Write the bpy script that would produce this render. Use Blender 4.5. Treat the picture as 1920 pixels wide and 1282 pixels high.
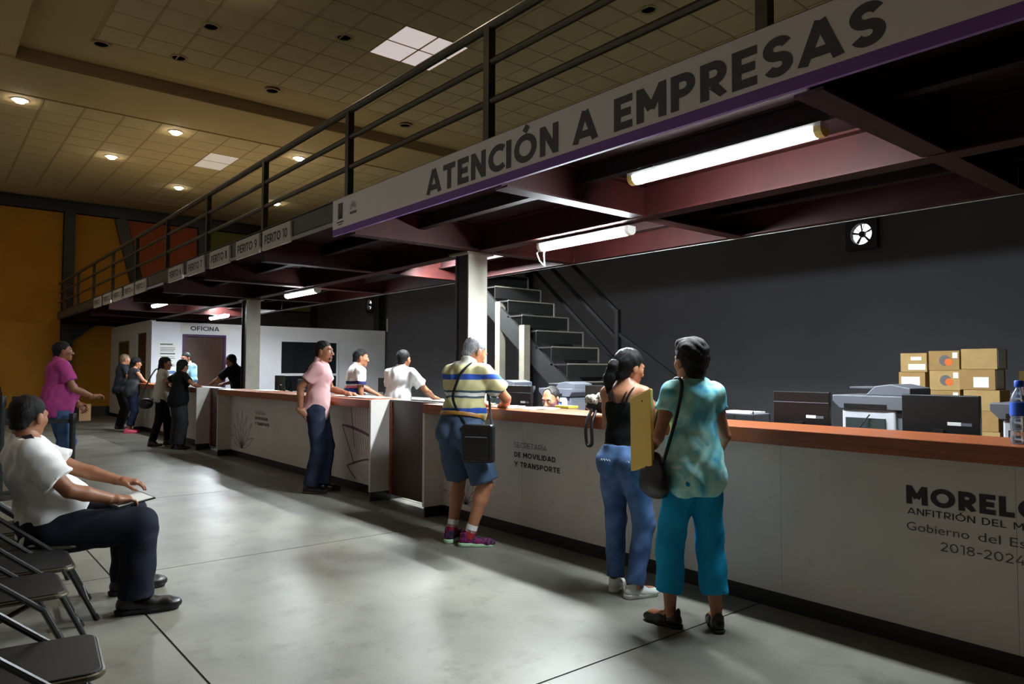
import bpy, bmesh, math, random
import numpy as np
from mathutils import Vector, Matrix

random.seed(7)
rng = np.random.default_rng(7)
scene = bpy.context.scene
for o in list(bpy.data.objects):
    bpy.data.objects.remove(o, do_unlink=True)
COL = scene.collection
PI = math.pi

# ------------------------------------------------------------------ camera
CAM_H = 1.42
YAW, PITCH, ROLL = math.radians(39.4), math.radians(2.24), math.radians(0.23)
cam_data = bpy.data.cameras.new('camera')
cam_data.sensor_width = 36.0
cam_data.lens = 1350.8 / 1920.0 * 36.0
cam_data.clip_start = 0.05
cam_data.clip_end = 200
cam = bpy.data.objects.new('camera', cam_data)
COL.objects.link(cam)
fw = Vector((-math.cos(YAW) * math.cos(PITCH), math.sin(YAW) * math.cos(PITCH), math.sin(PITCH)))
rt = Vector((math.sin(YAW), math.cos(YAW), 0))
up = rt.cross(fw)
rt2 = rt * math.cos(ROLL) + up * math.sin(ROLL)
up2 = up * math.cos(ROLL) - rt * math.sin(ROLL)
M = Matrix((rt2, up2, -fw)).transposed().to_4x4()
M.translation = Vector((0, 0, CAM_H))
cam.matrix_world = M
scene.camera = cam

# ------------------------------------------------------------------ world, exposure
world = bpy.data.worlds.new('world')
scene.world = world
world.use_nodes = True
bgn = world.node_tree.nodes['Background']
bgn.inputs[0].default_value = (1.0, 0.96, 0.89, 1)
bgn.inputs[1].default_value = 0.21
vs = scene.view_settings
vs.view_transform = 'Standard'
vs.look = 'None'
vs.exposure = 0.0
vs.gamma = 1.0
vs.use_curve_mapping = False

TUBE = 190.0            # fluorescent tube emission
TUBE_COL = (0.86, 0.95, 1.0)
SPOT_W = 330.0          # ceiling downlights (watts)
SPOT_COL = (1.0, 0.86, 0.66)


# ------------------------------------------------------------------ materials
def lin(c):
    out = []
    for v in c[:3]:
        v = v / 255.0
        out.append(v / 12.92 if v <= 0.04045 else ((v + 0.055) / 1.055) ** 2.4)
    return (out[0], out[1], out[2], 1.0)


MATS = {}


def mat(name, col, rough=0.6, metal=0.0, var=0.0, scale=8.0, bump=0.0, bscale=60.0, spec=0.5, stretch=None,
        col2=None, emit=None, estr=0.0, trans=0.0, stains=None):
    if name in MATS:
        return MATS[name]
    m = bpy.data.materials.new(name)
    m.use_nodes = True
    nt = m.node_tree
    N = nt.nodes
    L = nt.links
    p = N['Principled BSDF']
    p.inputs['Roughness'].default_value = rough
    p.inputs['Metallic'].default_value = metal
    p.inputs['Specular IOR Level'].default_value = spec
    base = lin(col)
    p.inputs['Base Color'].default_value = base
    tc = mp = None
    if var > 0 or bump > 0 or stains or col2:
        tc = N.new('ShaderNodeTexCoord')
        mp = N.new('ShaderNodeMapping')
        L.new(tc.outputs['Object'], mp.inputs['Vector'])
        if stretch:
            mp.inputs['Scale'].default_value = stretch
    if var > 0 or col2:
        nz = N.new('ShaderNodeTexNoise')
        nz.inputs['Scale'].default_value = scale
        nz.inputs['Detail'].default_value = 6
        L.new(mp.outputs[0], nz.inputs['Vector'])
        rp = N.new('ShaderNodeValToRGB')
        a = [max(0, x * (1 - var)) for x in base[:3]]
        b = [min(1, x * (1 + var)) for x in base[:3]]
        if col2:
            b = lin(col2)[:3]
            a = base[:3]
        rp.color_ramp.elements[0].position = 0.33
        rp.color_ramp.elements[1].position = 0.68
        rp.color_ramp.elements[0].color = (*a, 1)
        rp.color_ramp.elements[1].color = (*b, 1)
        L.new(nz.outputs['Fac'], rp.inputs['Fac'])
        src = rp.outputs['Color']
        if stains:
            n2 = N.new('ShaderNodeTexNoise')
            n2.inputs['Scale'].default_value = stains[0]
            n2.inputs['Detail'].default_value = 8
            n2.inputs['Roughness'].default_value = 0.7
            L.new(mp.outputs[0], n2.inputs['Vector'])
            r2 = N.new('ShaderNodeValToRGB')
            r2.color_ramp.elements[0].position = stains[1]
            r2.color_ramp.elements[1].position = stains[2]
            r2.color_ramp.elements[0].color = (0, 0, 0, 1)
            r2.color_ramp.elements[1].color = (1, 1, 1, 1)
            L.new(n2.outputs['Fac'], r2.inputs['Fac'])
            mx = N.new('ShaderNodeMix')
            mx.data_type = 'RGBA'
            mx.inputs[7].default_value = lin(stains[3])
            L.new(r2.outputs['Color'], mx.inputs[0])
            L.new(src, mx.inputs[6])
            src = mx.outputs[2]
        L.new(src, p.inputs['Base Color'])
    if bump > 0:
        nb = N.new('ShaderNodeTexNoise')
        nb.inputs['Scale'].default_value = bscale
        nb.inputs['Detail'].default_value = 5
        L.new(mp.outputs[0], nb.inputs['Vector'])
        bp = N.new('ShaderNodeBump')
        bp.inputs['Strength'].default_value = bump
        bp.inputs['Distance'].default_value = 0.01
        L.new(nb.outputs['Fac'], bp.inputs['Height'])
        L.new(bp.outputs[0], p.inputs['Normal'])
    if emit:
        p.inputs['Emission Color'].default_value = (*emit, 1)
        p.inputs['Emission Strength'].default_value = estr
    if trans > 0:
        p.inputs['Transmission Weight'].default_value = trans
    MATS[name] = m
    return m


def striped(name, stops, z0, z1, axis=2, rough=0.75):
    """constant bands along one object axis: stops = [(t, rgb)...]"""
    m = bpy.data.materials.new(name)
    m.use_nodes = True
    nt = m.node_tree
    N, L = nt.nodes, nt.links
    p = N['Principled BSDF']
    p.inputs['Roughness'].default_value = rough
    p.inputs['Specular IOR Level'].default_value = 0.2
    tc = N.new('ShaderNodeTexCoord')
    sp = N.new('ShaderNodeSeparateXYZ')
    L.new(tc.outputs['Object'], sp.inputs[0])
    nz = N.new('ShaderNodeTexNoise')
    nz.inputs['Scale'].default_value = 7
    L.new(tc.outputs['Object'], nz.inputs['Vector'])
    ad = N.new('ShaderNodeMath')
    ad.operation = 'MULTIPLY_ADD'
    ad.inputs[1].default_value = 0.03
    L.new(nz.outputs['Fac'], ad.inputs[0])
    L.new(sp.outputs[axis], ad.inputs[2])
    mr = N.new('ShaderNodeMapRange')
    mr.inputs[1].default_value = z0 + 0.015
    mr.inputs[2].default_value = z1 + 0.015
    L.new(ad.outputs[0], mr.inputs[0])
    rp = N.new('ShaderNodeValToRGB')
    rp.color_ramp.interpolation = 'CONSTANT'
    els = rp.color_ramp.elements
    els[0].position, els[0].color = stops[0][0], lin(stops[0][1])
    els[1].position, els[1].color = stops[1][0], lin(stops[1][1])
    for t, c in stops[2:]:
        e = els.new(t)
        e.color = lin(c)
    L.new(mr.outputs[0], rp.inputs['Fac'])
    L.new(rp.outputs['Color'], p.inputs['Base Color'])
    return m


def marbled(name, cols, scale=6, rough=0.8, dist=1.2):
    m = bpy.data.materials.new(name)
    m.use_nodes = True
    N, L = m.node_tree.nodes, m.node_tree.links
    p = N['Principled BSDF']
    p.inputs['Roughness'].default_value = rough
    p.inputs['Specular IOR Level'].default_value = 0.2
    tc = N.new('ShaderNodeTexCoord')
    nz = N.new('ShaderNodeTexNoise')
    nz.inputs['Scale'].default_value = scale
    nz.inputs['Detail'].default_value = 4
    nz.inputs['Distortion'].default_value = dist
    L.new(tc.outputs['Object'], nz.inputs['Vector'])
    rp = N.new('ShaderNodeValToRGB')
    els = rp.color_ramp.elements
    n = len(cols)
    for i, c in enumerate(cols):
        t = 0.3 + 0.4 * i / (n - 1)
        if i < 2:
            els[i].position, els[i].color = t, lin(c)
        else:
            e = els.new(t)
            e.color = lin(c)
    L.new(nz.outputs['Fac'], rp.inputs['Fac'])
    L.new(rp.outputs['Color'], p.inputs['Base Color'])
    return m


# ------------------------------------------------------------------ mesh helpers
def link(o, parent=None):
    COL.objects.link(o)
    if parent is not None:
        o.parent = parent
    return o


def tag(o, label=None, cat=None, group=None, kind=None):
    if label:
        o['label'] = label
    if cat:
        o['category'] = cat
    if group:
        o['group'] = group
    if kind:
        o['kind'] = kind
    return o


def thing(name, label, cat, loc=(0, 0, 0), rotz=0.0, group=None, kind=None):
    o = bpy.data.objects.new(name, None)
    o.empty_display_size = 0.1
    COL.objects.link(o)
    o.location = loc
    o.rotation_euler = (0, 0, rotz)
    return tag(o, label, cat, group, kind)


def crom(pts, n=6):
    """smooth path through points"""
    P = [Vector(p) for p in pts]
    P = [P[0] * 2 - P[1]] + P + [P[-1] * 2 - P[-2]]
    out = []
    for i in range(1, len(P) - 2):
        for k in range(n):
            t = k / n
            a, b, c, d = P[i - 1], P[i], P[i + 1], P[i + 2]
            out.append(tuple(0.5 * ((2 * b) + (c - a) * t + (2 * a - 5 * b + 4 * c - d) * t * t + (3 * b - a - 3 * c + d) * t ** 3)))
    out.append(tuple(P[-2]))
    return out


class MB:
    def __init__(self):
        self.v = []
        self.f = []
        self.mi = []
        self.cur = 0

    def add(self, vs, fs):
        b = len(self.v)
        self.v += [tuple(x) for x in vs]
        self.f += [tuple(b + i for i in f) for f in fs]
        self.mi += [self.cur] * len(fs)
        return self

    def box(self, x0, x1, y0, y1, z0, z1):
        v = [(x0, y0, z0), (x1, y0, z0), (x1, y1, z0), (x0, y1, z0), (x0, y0, z1), (x1, y0, z1), (x1, y1, z1), (x0, y1, z1)]
        f = [(3, 2, 1, 0), (4, 5, 6, 7), (0, 1, 5, 4), (1, 2, 6, 5), (2, 3, 7, 6), (3, 0, 4, 7)]
        return self.add(v, f)

    def cbox(self, c, s):
        return self.box(c[0] - s[0] / 2, c[0] + s[0] / 2, c[1] - s[1] / 2, c[1] + s[1] / 2, c[2] - s[2] / 2, c[2] + s[2] / 2)

    def bar(self, p0, p1, w, h, upv=(0, 0, 1)):
        p0, p1 = Vector(p0), Vector(p1)
        d = (p1 - p0).normalized()
        u = Vector(upv)
        s = d.cross(u)
        if s.length < 1e-5:
            s = d.cross(Vector((0, 1, 0)))
        s.normalize()
        u = s.cross(d).normalized()
        vs = []
        for p in (p0, p1):
            for a, b in ((-1, -1), (1, -1), (1, 1), (-1, 1)):
                vs.append(p + s * (a * w / 2) + u * (b * h / 2))
        return self.add(vs, [(0, 1, 2, 3), (7, 6, 5, 4), (0, 4, 5, 1), (1, 5, 6, 2), (2, 6, 7, 3), (3, 7, 4, 0)])

    def tube(self, pts, r, n=8, r_end=None, cap=True):
        pts = [Vector(p) for p in pts]
        m = len(pts)
        rings = []
        prev = None
        for i, p in enumerate(pts):
            if i == 0:
                d = pts[1] - p
            elif i == m - 1:
                d = p - pts[i - 1]
            else:
                d = pts[i + 1] - pts[i - 1]
            d.normalize()
            a = prev if prev is not None else (Vector((0, 0, 1)) if abs(d.z) < 0.9 else Vector((1, 0, 0)))
            s = d.cross(a)
            if s.length < 1e-4:
                s = d.cross(Vector((0.3, 0.8, 0.5)))
            s.normalize()
            u = s.cross(d).normalized()
            prev = u
            rr = r if r_end is None else r + (r_end - r) * i / (m - 1)
            rings.append([p + s * (rr * math.cos(2 * PI * k / n)) + u * (rr * math.sin(2 * PI * k / n)) for k in range(n)])
        vs = [q for ring in rings for q in ring]
        fs = []
        for i in range(m - 1):
            for k in range(n):
                a, b = i * n + k, i * n + (k + 1) % n
                fs.append((a, b, b + n, a + n))
        if cap:
            fs.append(tuple(range(n - 1, -1, -1)))
            fs.append(tuple((m - 1) * n + k for k in range(n)))
        return self.add(vs, fs)

    def lathe(self, prof, c=(0, 0, 0), n=24, axis='z'):
        vs = []
        for r, z in prof:
            for k in range(n):
                a = 2 * PI * k / n
                q = (r * math.cos(a), r * math.sin(a), z)
                if axis == 'y':
                    q = (q[0], q[2], q[1])
                elif axis == 'x':
                    q = (q[2], q[0], q[1])
                vs.append((c[0] + q[0], c[1] + q[1], c[2] + q[2]))
        fs = []
        for i in range(len(prof) - 1):
            for k in range(n):
                a, b = i * n + k, i * n + (k + 1) % n
                fs.append((a, b, b + n, a + n))
        fs.append(tuple(range(n - 1, -1, -1)))
        fs.append(tuple((len(prof) - 1) * n + k for k in range(n)))
        return self.add(vs, fs)

    def prism(self, poly, o, ux, uy, depth):
        """extrude a 2D polygon given in the plane (o, ux, uy) along ux x uy"""
        o, ux, uy = Vector(o), Vector(ux), Vector(uy)
        nrm = ux.cross(uy).normalized() * depth
        n = len(poly)
        vs = [o + ux * a + uy * b for a, b in poly] + [o + ux * a + uy * b + nrm for a, b in poly]
        fs = [tuple(range(n - 1, -1, -1)), tuple(range(n, 2 * n))]
        for i in range(n):
            j = (i + 1) % n
            fs.append((i, j, j + n, i + n))
        return self.add(vs, fs)

    def ribbon(self, pts, w, o, ux, uy, depth=0.0015):
        """flat printed stroke through 2D points, tapering by w list"""
        n = len(pts)
        L, R = [], []
        for i, (a, b) in enumerate(pts):
            i0, i1 = max(0, i - 1), min(n - 1, i + 1)
            dx, dy = pts[i1][0] - pts[i0][0], pts[i1][1] - pts[i0][1]
            q = math.hypot(dx, dy) or 1
            ww = w[i] if isinstance(w, (list, tuple)) else w
            L.append((a - dy / q * ww / 2, b + dx / q * ww / 2))
            R.append((a + dy / q * ww / 2, b - dx / q * ww / 2))
        for i in range(n - 1):
            self.prism([R[i], R[i + 1], L[i + 1], L[i]], o, ux, uy, depth)
        return self

    def build(self, name, mats, parent=None, smooth=False, bevel=0.0, recalc=True):
        me = bpy.data.meshes.new(name)
        me.from_pydata(self.v, [], self.f)
        if not isinstance(mats, (list, tuple)):
            mats = [mats]
        for m in mats:
            me.materials.append(m)
        me.polygons.foreach_set('material_index', self.mi)
        if recalc:
            bm = bmesh.new()
            bm.from_mesh(me)
            bmesh.ops.recalc_face_normals(bm, faces=bm.faces)
            bm.to_mesh(me)
            bm.free()
        if smooth:
            me.polygons.foreach_set('use_smooth', [True] * len(me.polygons))
            try:
                me.set_sharp_from_angle(angle=math.radians(40))
            except Exception:
                pass
        me.update()
        o = bpy.data.objects.new(name, me)
        link(o, parent)
        if bevel > 0:
            b = o.modifiers.new('bevel', 'BEVEL')
            b.width = bevel
            b.segments = 2
            b.limit_method = 'ANGLE'
        return o


def box(name, m, parent, x0, x1, y0, y1, z0, z1, bevel=0.0):
    return MB().box(x0, x1, y0, y1, z0, z1).build(name, m, parent, bevel=bevel)


def share(o, name, parent, loc=(0, 0, 0), rot=None):
    c = bpy.data.objects.new(name, o.data)
    link(c, parent)
    c.location = loc
    if rot:
        c.rotation_euler = rot
    for md in o.modifiers:
        if md.type == 'BEVEL':
            b = c.modifiers.new('bevel', 'BEVEL')
            b.width, b.segments, b.limit_method = md.width, md.segments, 'ANGLE'
    return c


def copy_tree(o, parent=None):
    c = o.copy()
    COL.objects.link(c)
    c.parent = parent
    for ch in o.children:
        copy_tree(ch, c)
    return c


def text(body, size, m, parent, o, ux, uy, name='lettering', offset=0.0, xs=1.0, align='LEFT', depth=0.0012, spacing=1.0, fit=None):
    """flat lettering as a mesh in plane (o, ux, uy); size = cap height"""
    cu = bpy.data.curves.new(name, 'FONT')
    cu.body = body
    cu.size = 1.0
    cu.offset = offset
    cu.space_character = spacing
    cu.align_x = align
    cu.resolution_u = 3
    t = bpy.data.objects.new(name, cu)
    COL.objects.link(t)
    dg = bpy.context.evaluated_depsgraph_get()
    dg.update()
    me = bpy.data.meshes.new_from_object(t.evaluated_get(dg))
    bpy.data.objects.remove(t, do_unlink=True)
    n = len(me.vertices)
    co = np.zeros(n * 3)
    me.vertices.foreach_get('co', co)
    co = co.reshape(-1, 3)
    cap = 0.729
    s = size / cap
    X = co[:, 0] * s * xs
    Yv = co[:, 1] * s
    if fit is not None:
        x0, x1 = X.min(), X.max()
        X = (X - x0) / (x1 - x0) * fit
    o, ux, uy = Vector(o), Vector(ux).normalized(), Vector(uy).normalized()
    nz = ux.cross(uy) * depth
    out = np.array(o)[None] + X[:, None] * np.array(ux)[None] + Yv[:, None] * np.array(uy)[None] + np.array(nz)[None]
    me.vertices.foreach_set('co', out.astype(np.float32).ravel())
    me.materials.clear()
    me.materials.append(m)
    me.update()
    ob = bpy.data.objects.new(name, me)
    link(ob, parent)
    return ob



# stroke font: bold geometric capitals drawn as flat strokes
def _arc(cx, cy, rx, ry, a0, a1, n=14):
    return [(cx + rx * math.cos(math.radians(a0 + (a1 - a0) * i / n)), cy + ry * math.sin(math.radians(a0 + (a1 - a0) * i / n))) for i in range(n + 1)]


def glyph(ch, t):
    """unit cap height; returns (advance width, list of strokes); t = stroke width"""
    h = t / 2
    T, B = 1 - h, h
    if ch == 'A':
        w = .86
        return w, [[(h * .6, 0), (w / 2, 1)], [(w - h * .6, 0), (w / 2, 1)], [(w * .24, .27), (w * .76, .27)]]
    if ch == 'T':
        w = .70
        return w, [[(0, T), (w, T)], [(w / 2, 0), (w / 2, T)]]
    if ch == 'E':
        w = .60
        return w, [[(h, 0), (h, 1)], [(0, T), (w, T)], [(0, .5), (w * .92, .5)], [(0, B), (w, B)]]
    if ch == 'F':
        w = .58
        return w, [[(h, 0), (h, 1)], [(0, T), (w, T)], [(0, .48), (w * .92, .48)]]
    if ch == 'N':
        w = .76
        return w, [[(h, 0), (h, 1)], [(w - h, 0), (w - h, 1)], [(h, 1 - h * .3), (w - h, h * .3)]]
    if ch == 'C':
        w = .74
        return w, [_arc(.5, .5, .5 - h, .5 - h, 48, 312, 22)]
    if ch == 'G':
        w = .80
        return w, [_arc(.5, .5, .5 - h, .5 - h, 48, 330, 22), [(w - h, .16), (w - h, .5)], [(w, .48), (.52, .48)]]
    if ch == 'I':
        return t, [[(h, 0), (h, 1)]]
    if ch == 'Í':
        return t, [[(h, 0), (h, 1)], [(h * .4, 1.07), (h * 2.4, 1.26)]]
    if ch == 'O' or ch == '0':
        k = 1.0 if ch == 'O' else .72
        return k, [_arc(.5 * k, .5, .5 * k - h, .5 - h, 0, 360, 28)]
    if ch == 'Ó':
        return 1.0, [_arc(.5, .5, .5 - h, .5 - h, 0, 360, 28), [(.46, 1.07), (.62, 1.26)]]
    if ch == 'M':
        w = .90
        return w, [[(h, 0), (h, 1)], [(w - h, 0), (w - h, 1)], [(h, 1 - h * .3), (w / 2, .32)], [(w - h, 1 - h * .3), (w / 2, .32)]]
    if ch in 'PR':
        w = .68
        r = .33
        s = [[(h, 0), (h, 1)], [(0, T), (w - r, T)] + _arc(w - r, 1 - r, r - h, r - h, 90, -90, 12) + [(0, 1 - 2 * r + h)]]
        if ch == 'R':
            s.append([(w * .48, .36), (w - h * .7, 0)])
        return w, s
    if ch == 'S':
        w = .66
        ry = (1 - 2 * h) / 4
        rx = w / 2 - h
        return w, [_arc(w / 2, h + 3 * ry, rx, ry, 25, 270, 18)[:-1] + _arc(w / 2, h + ry, rx, ry, 90, -155, 18)]
    if ch == 'D':
        w = .78
        return w, [[(h, 0), (h, 1)], [(0, T), (w - .5, T)] + _arc(w - .5, .5, .5 - h, .5 - h, 90, -90, 16) + [(0, B)]]
    if ch == 'V':
        w = .84
        return w, [[(h * .6, 1), (w / 2, 0)], [(w - h * .6, 1), (w / 2, 0)]]
    if ch == 'Y':
        w = .80
        return w, [[(h * .6, 1), (w / 2, .42)], [(w - h * .6, 1), (w / 2, .42)], [(w / 2, 0), (w / 2, .45)]]
    if ch == 'L':
        w = .56
        return w, [[(h, 0), (h, 1)], [(0, B), (w, B)]]
    if ch == 'U':
        w = .74
        return w, [[(h, 1), (h, .36)] + _arc(w / 2, .36, w / 2 - h, .36 - h, 180, 360, 12) + [(w - h, 1)]]
    if ch == '1':
        return .36, [[(.36 - h, 0), (.36 - h, 1)], [(0, T), (.36, T)]]
    if ch == '2':
        w = .62
        return w, [_arc(w / 2, .69, w / 2 - h, .31 - h, 165, -35, 12) + [(h * .8, B)], [(0, B), (w, B)]]
    if ch == '3':
        w = .62
        return w, [_arc(w / 2 - .02, .735, w / 2 - h, .265 - h, 150, -90, 12), _arc(w / 2 - .02, .28, w / 2 - h + .02, .28 - h, 90, -150, 12)]
    if ch == '4':
        w = .70
        return w, [[(w * .62, 1), (h, .28)], [(0, .27), (w, .27)], [(w * .72, 0), (w * .72, .55)]]
    if ch == '5':
        w = .62
        return w, [[(w, T), (h, T)], [(h, 1), (h, .55)], [(h, .60)] + _arc(w / 2 - .02, .33, w / 2 - h + .02, .33 - h, 90, -150, 12)]
    if ch == '6':
        w = .66
        return w, [_arc(w / 2, .33, w / 2 - h, .33 - h, 0, 360, 18), _arc(w / 2 + .1, .42, w / 2 - h + .1, .58 - h, 180, 85, 10)]
    if ch == '7':
        w = .60
        return w, [[(0, T), (w, T)], [(w - h, T), (w * .3, 0)]]
    if ch == '8':
        w = .66
        return w, [_arc(w / 2, .29, w / 2 - h, .29 - h, 0, 360, 18), _arc(w / 2, .755, w / 2 - h - .03, .245 - h, 0, 360, 16)]
    if ch == '9':
        w = .66
        return w, [_arc(w / 2, .67, w / 2 - h, .33 - h, 0, 360, 18), _arc(w / 2 - .1, .58, w / 2 - h + .1, .58 - h, 0, -85, 10)]
    if ch == '-':
        return .4, [[(0, .45), (.4, .45)]]
    return .32, []


def strokes(body, size, m, parent, o, ux, uy, bold=.19, gap=.12, fit=None, name='lettering', depth=.001):
    """flat lettering, one mesh per word; size = cap height"""
    x = 0.0
    words = [[]]
    for ch in body:
        w, st_ = glyph(ch, bold)
        if ch == ' ':
            words.append([])
        words[-1] += [[(x + a, b) for a, b in s] for s in st_]
        x += w + gap
    tot = x - gap
    sx = (fit / tot) if fit else size
    for segs in words:
        _word(segs, size, sx, bold, m, parent, Vector(o), Vector(ux), Vector(uy), name, depth)


def _word(segs, size, sx, bold, m, parent, o, ux, uy, name, depth):
    q = MB()
    for s in segs:
        # build in cap units, then scale anisotropically
        n = len(s)
        closed = n > 3 and abs(s[0][0] - s[-1][0]) < 1e-6 and abs(s[0][1] - s[-1][1]) < 1e-6
        Ls, Rs = [], []
        for i, (a, b) in enumerate(s):
            if closed:
                p0 = s[i - 1] if i > 0 else s[-2]
                p1 = s[i + 1] if i < n - 1 else s[1]
            else:
                p0, p1 = s[max(0, i - 1)], s[min(n - 1, i + 1)]
            dx, dy = p1[0] - p0[0], p1[1] - p0[1]
            l = math.hypot(dx, dy) or 1
            nx, ny = -dy / l * bold / 2, dx / l * bold / 2
            Ls.append((a + nx, b + ny))
            Rs.append((a - nx, b - ny))
        vs = []
        for a, b in Ls + Rs:
            b = b if b > 1.03 else min(1.0 + .0, max(0.0, b))
            vs.append(o + ux * (a * sx) + uy * (b * size) + ux.cross(uy) * depth)
        off_ = ux.cross(uy) * (0.00018 * (len(q.f) % 7))
        q.add([v_ + off_ for v_ in vs], [(n + i, n + i + 1, i + 1, i) for i in range(n - 1)])
    return q.build(name, m, parent, recalc=False)


# ------------------------------------------------------------------ palette
M_floor = mat('polished_concrete', (122, 120, 110), rough=0.37, var=0.24, scale=1.6, bump=0.07, bscale=42, spec=0.36,
              stains=(4.2, 0.52, 0.80, (84, 81, 72)))
M_joint = mat('floor_joint', (38, 36, 32), rough=0.9)
M_white = mat('white_laminate', (206, 200, 192), rough=0.42, var=0.04, scale=3, stains=(13, 0.63, 0.80, (158, 146, 136)))
M_whitepanel = mat('white_office_panel', (222, 222, 228), rough=0.6, var=0.03, scale=2)
M_kick = mat('black_kickplate', (14, 13, 13), rough=0.5)
M_wood = mat('reddish_wood', (140, 74, 38), rough=0.38, var=0.22, scale=5, stretch=(0.6, 9, 9), bump=0.05)
M_brown = mat('dark_brown_laminate', (66, 42, 32), rough=0.4, var=0.12, scale=6, stretch=(9, 9, 0.6))
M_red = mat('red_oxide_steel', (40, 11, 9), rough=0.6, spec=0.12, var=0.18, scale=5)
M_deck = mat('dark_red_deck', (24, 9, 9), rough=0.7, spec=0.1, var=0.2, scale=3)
M_steel = mat('grey_painted_steel', (112, 106, 94), rough=0.42, var=0.12, scale=6)
M_dsteel = mat('dark_painted_steel', (46, 45, 44), rough=0.4, metal=0.35, var=0.1, scale=9)
M_rail = mat('railing_steel', (88, 82, 68), rough=0.34, metal=0.55, var=0.12, scale=12)
M_mustard = mat('mustard_wall', (192, 130, 18), rough=0.75, var=0.07, scale=1.5, bump=0.04)
M_terra = mat('terracotta_wall', (164, 78, 34), rough=0.75, var=0.07, scale=1.5)
M_green = mat('olive_wall', (112, 112, 40), rough=0.75, var=0.07, scale=1.5)
M_greywall = mat('charcoal_wall', (62, 61, 65), rough=0.8, var=0.10, scale=0.8, bump=0.05, bscale=20)
M_ceil = mat('cream_plaster', (190, 164, 112), rough=0.85, var=0.05, scale=1)
M_tile = mat('ceiling_tile', (198, 176, 128), rough=0.9, var=0.05, scale=2, bump=0.08, bscale=120)
M_tbar = mat('ceiling_grid', (178, 156, 110), rough=0.7)
M_black = mat('black_plastic', (17, 17, 18), rough=0.45, var=0.1, scale=30)
M_black2 = mat('black_matt', (13, 13, 14), rough=0.7)
M_screen = mat('monitor_back', (17, 18, 20), rough=0.35)
M_pgrey = mat('printer_grey', (98, 100, 108), rough=0.5)
M_pwhite = mat('printer_white', (198, 200, 206), rough=0.5)
M_pslot = mat('printer_slot', (46, 54, 54), rough=0.5)
M_card = mat('cardboard', (150, 118, 70), rough=0.85, var=0.10, scale=7, bump=0.06)
M_card2 = mat('cardboard_paler', (164, 134, 84), rough=0.85, var=0.10, scale=7)
M_paper = mat('white_paper', (226, 226, 222), rough=0.8)
M_print = mat('dark_print', (46, 44, 46), rough=0.7)
M_print2 = mat('grey_print', (88, 84, 84), rough=0.7)
M_purple = mat('purple_print', (112, 70, 150), rough=0.5)
M_mauve = mat('mauve_print', (112, 84, 104), rough=0.6)
M_signw = mat('sign_white', (220, 217, 216), rough=0.55)
M_sign2 = mat('sign_grey_white', (186, 178, 170), rough=0.55)
M_orange = mat('orange_print', (206, 96, 20), rough=0.7)
M_yellow = mat('yellow_folder', (238, 204, 100), rough=0.6)
M_glass = mat('dark_glass', (30, 32, 36), rough=0.08, spec=0.6)
M_skin = mat('skin_tan', (166, 112, 82), rough=0.5, var=0.07, scale=14, bump=0.03, bscale=180)
M_skin2 = mat('skin_brown', (140, 90, 62), rough=0.5, var=0.07, scale=14, bump=0.03, bscale=180)
M_lip = mat('lips', (138, 74, 62), rough=0.45)
M_eye = mat('eye_white', (214, 208, 200), rough=0.2)
M_iris = mat('iris_dark', (26, 16, 12), rough=0.2)
M_hairblk = mat('hair_black', (10, 8, 8), rough=0.6, spec=0.25, var=0.3, scale=60, stretch=(6, 1, 1), bump=0.5, bscale=120)
M_hairgrey = mat('hair_grey', (84, 84, 88), rough=0.55, col2=(168, 168, 170), scale=50, stretch=(5, 1, 1), bump=0.5, bscale=120)
M_hairdk = mat('hair_salt', (18, 16, 16), rough=0.55, spec=.25, col2=(54, 50, 47), scale=40, bump=0.5, bscale=120)
M_hairbr = mat('hair_light_brown', (120, 98, 74), rough=0.5, var=0.3, scale=50, bump=0.5, bscale=120)
M_tube = mat('tube_emitter', (255, 255, 255), rough=0.4, emit=TUBE_COL, estr=TUBE)
M_tube2 = mat('tube_emitter_strong', (255, 255, 255), rough=0.4, emit=TUBE_COL, estr=TUBE * 5.5)
M_tube3 = mat('tube_emitter_medium', (255, 255, 255), rough=0.4, emit=TUBE_COL, estr=TUBE * 3.4)
M_tube4 = mat('tube_emitter_front', (255, 255, 255), rough=0.4, emit=TUBE_COL, estr=TUBE * 1.5)
M_tube1 = mat('tube_emitter_bright', (255, 255, 255), rough=0.4, emit=TUBE_COL, estr=TUBE * 4.0)
M_lampw = mat('lamp_body', (206, 204, 196), rough=0.5)
M_lampcap = mat('lamp_yellowed_cap', (206, 186, 96), rough=0.5)
M_down = mat('downlight_emitter', (255, 255, 255), rough=0.4, emit=(1.0, 0.90, 0.72), estr=60.0)
M_sky = mat('daylight_panel', (255, 255, 255), rough=0.5, emit=(1.0, 0.86, 0.84), estr=0.5)
M_sky2 = mat('daylight_panel_dim', (255, 255, 255), rough=0.5, emit=(1.0, 0.84, 0.78), estr=0.17)
M_day = mat('daylight_opening', (255, 255, 255), rough=0.5, emit=(0.93, 0.95, 1.0), estr=1.6)
M_blue = mat('blue_cap', (30, 84, 190), rough=0.4)
M_bottle = mat('clear_bottle', (205, 218, 232), rough=0.08, trans=0.85)
M_cloud = mat('cable_pale', (186, 186, 180), rough=0.5)
M_fold = mat('folder_edge', (236, 206, 120), rough=0.6)


# ================================================================== STRUCTURE
FX = -24.8        # far wall
BY = 11.2         # back wall
CEIL, CEIL2 = 6.4, 6.58

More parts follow.
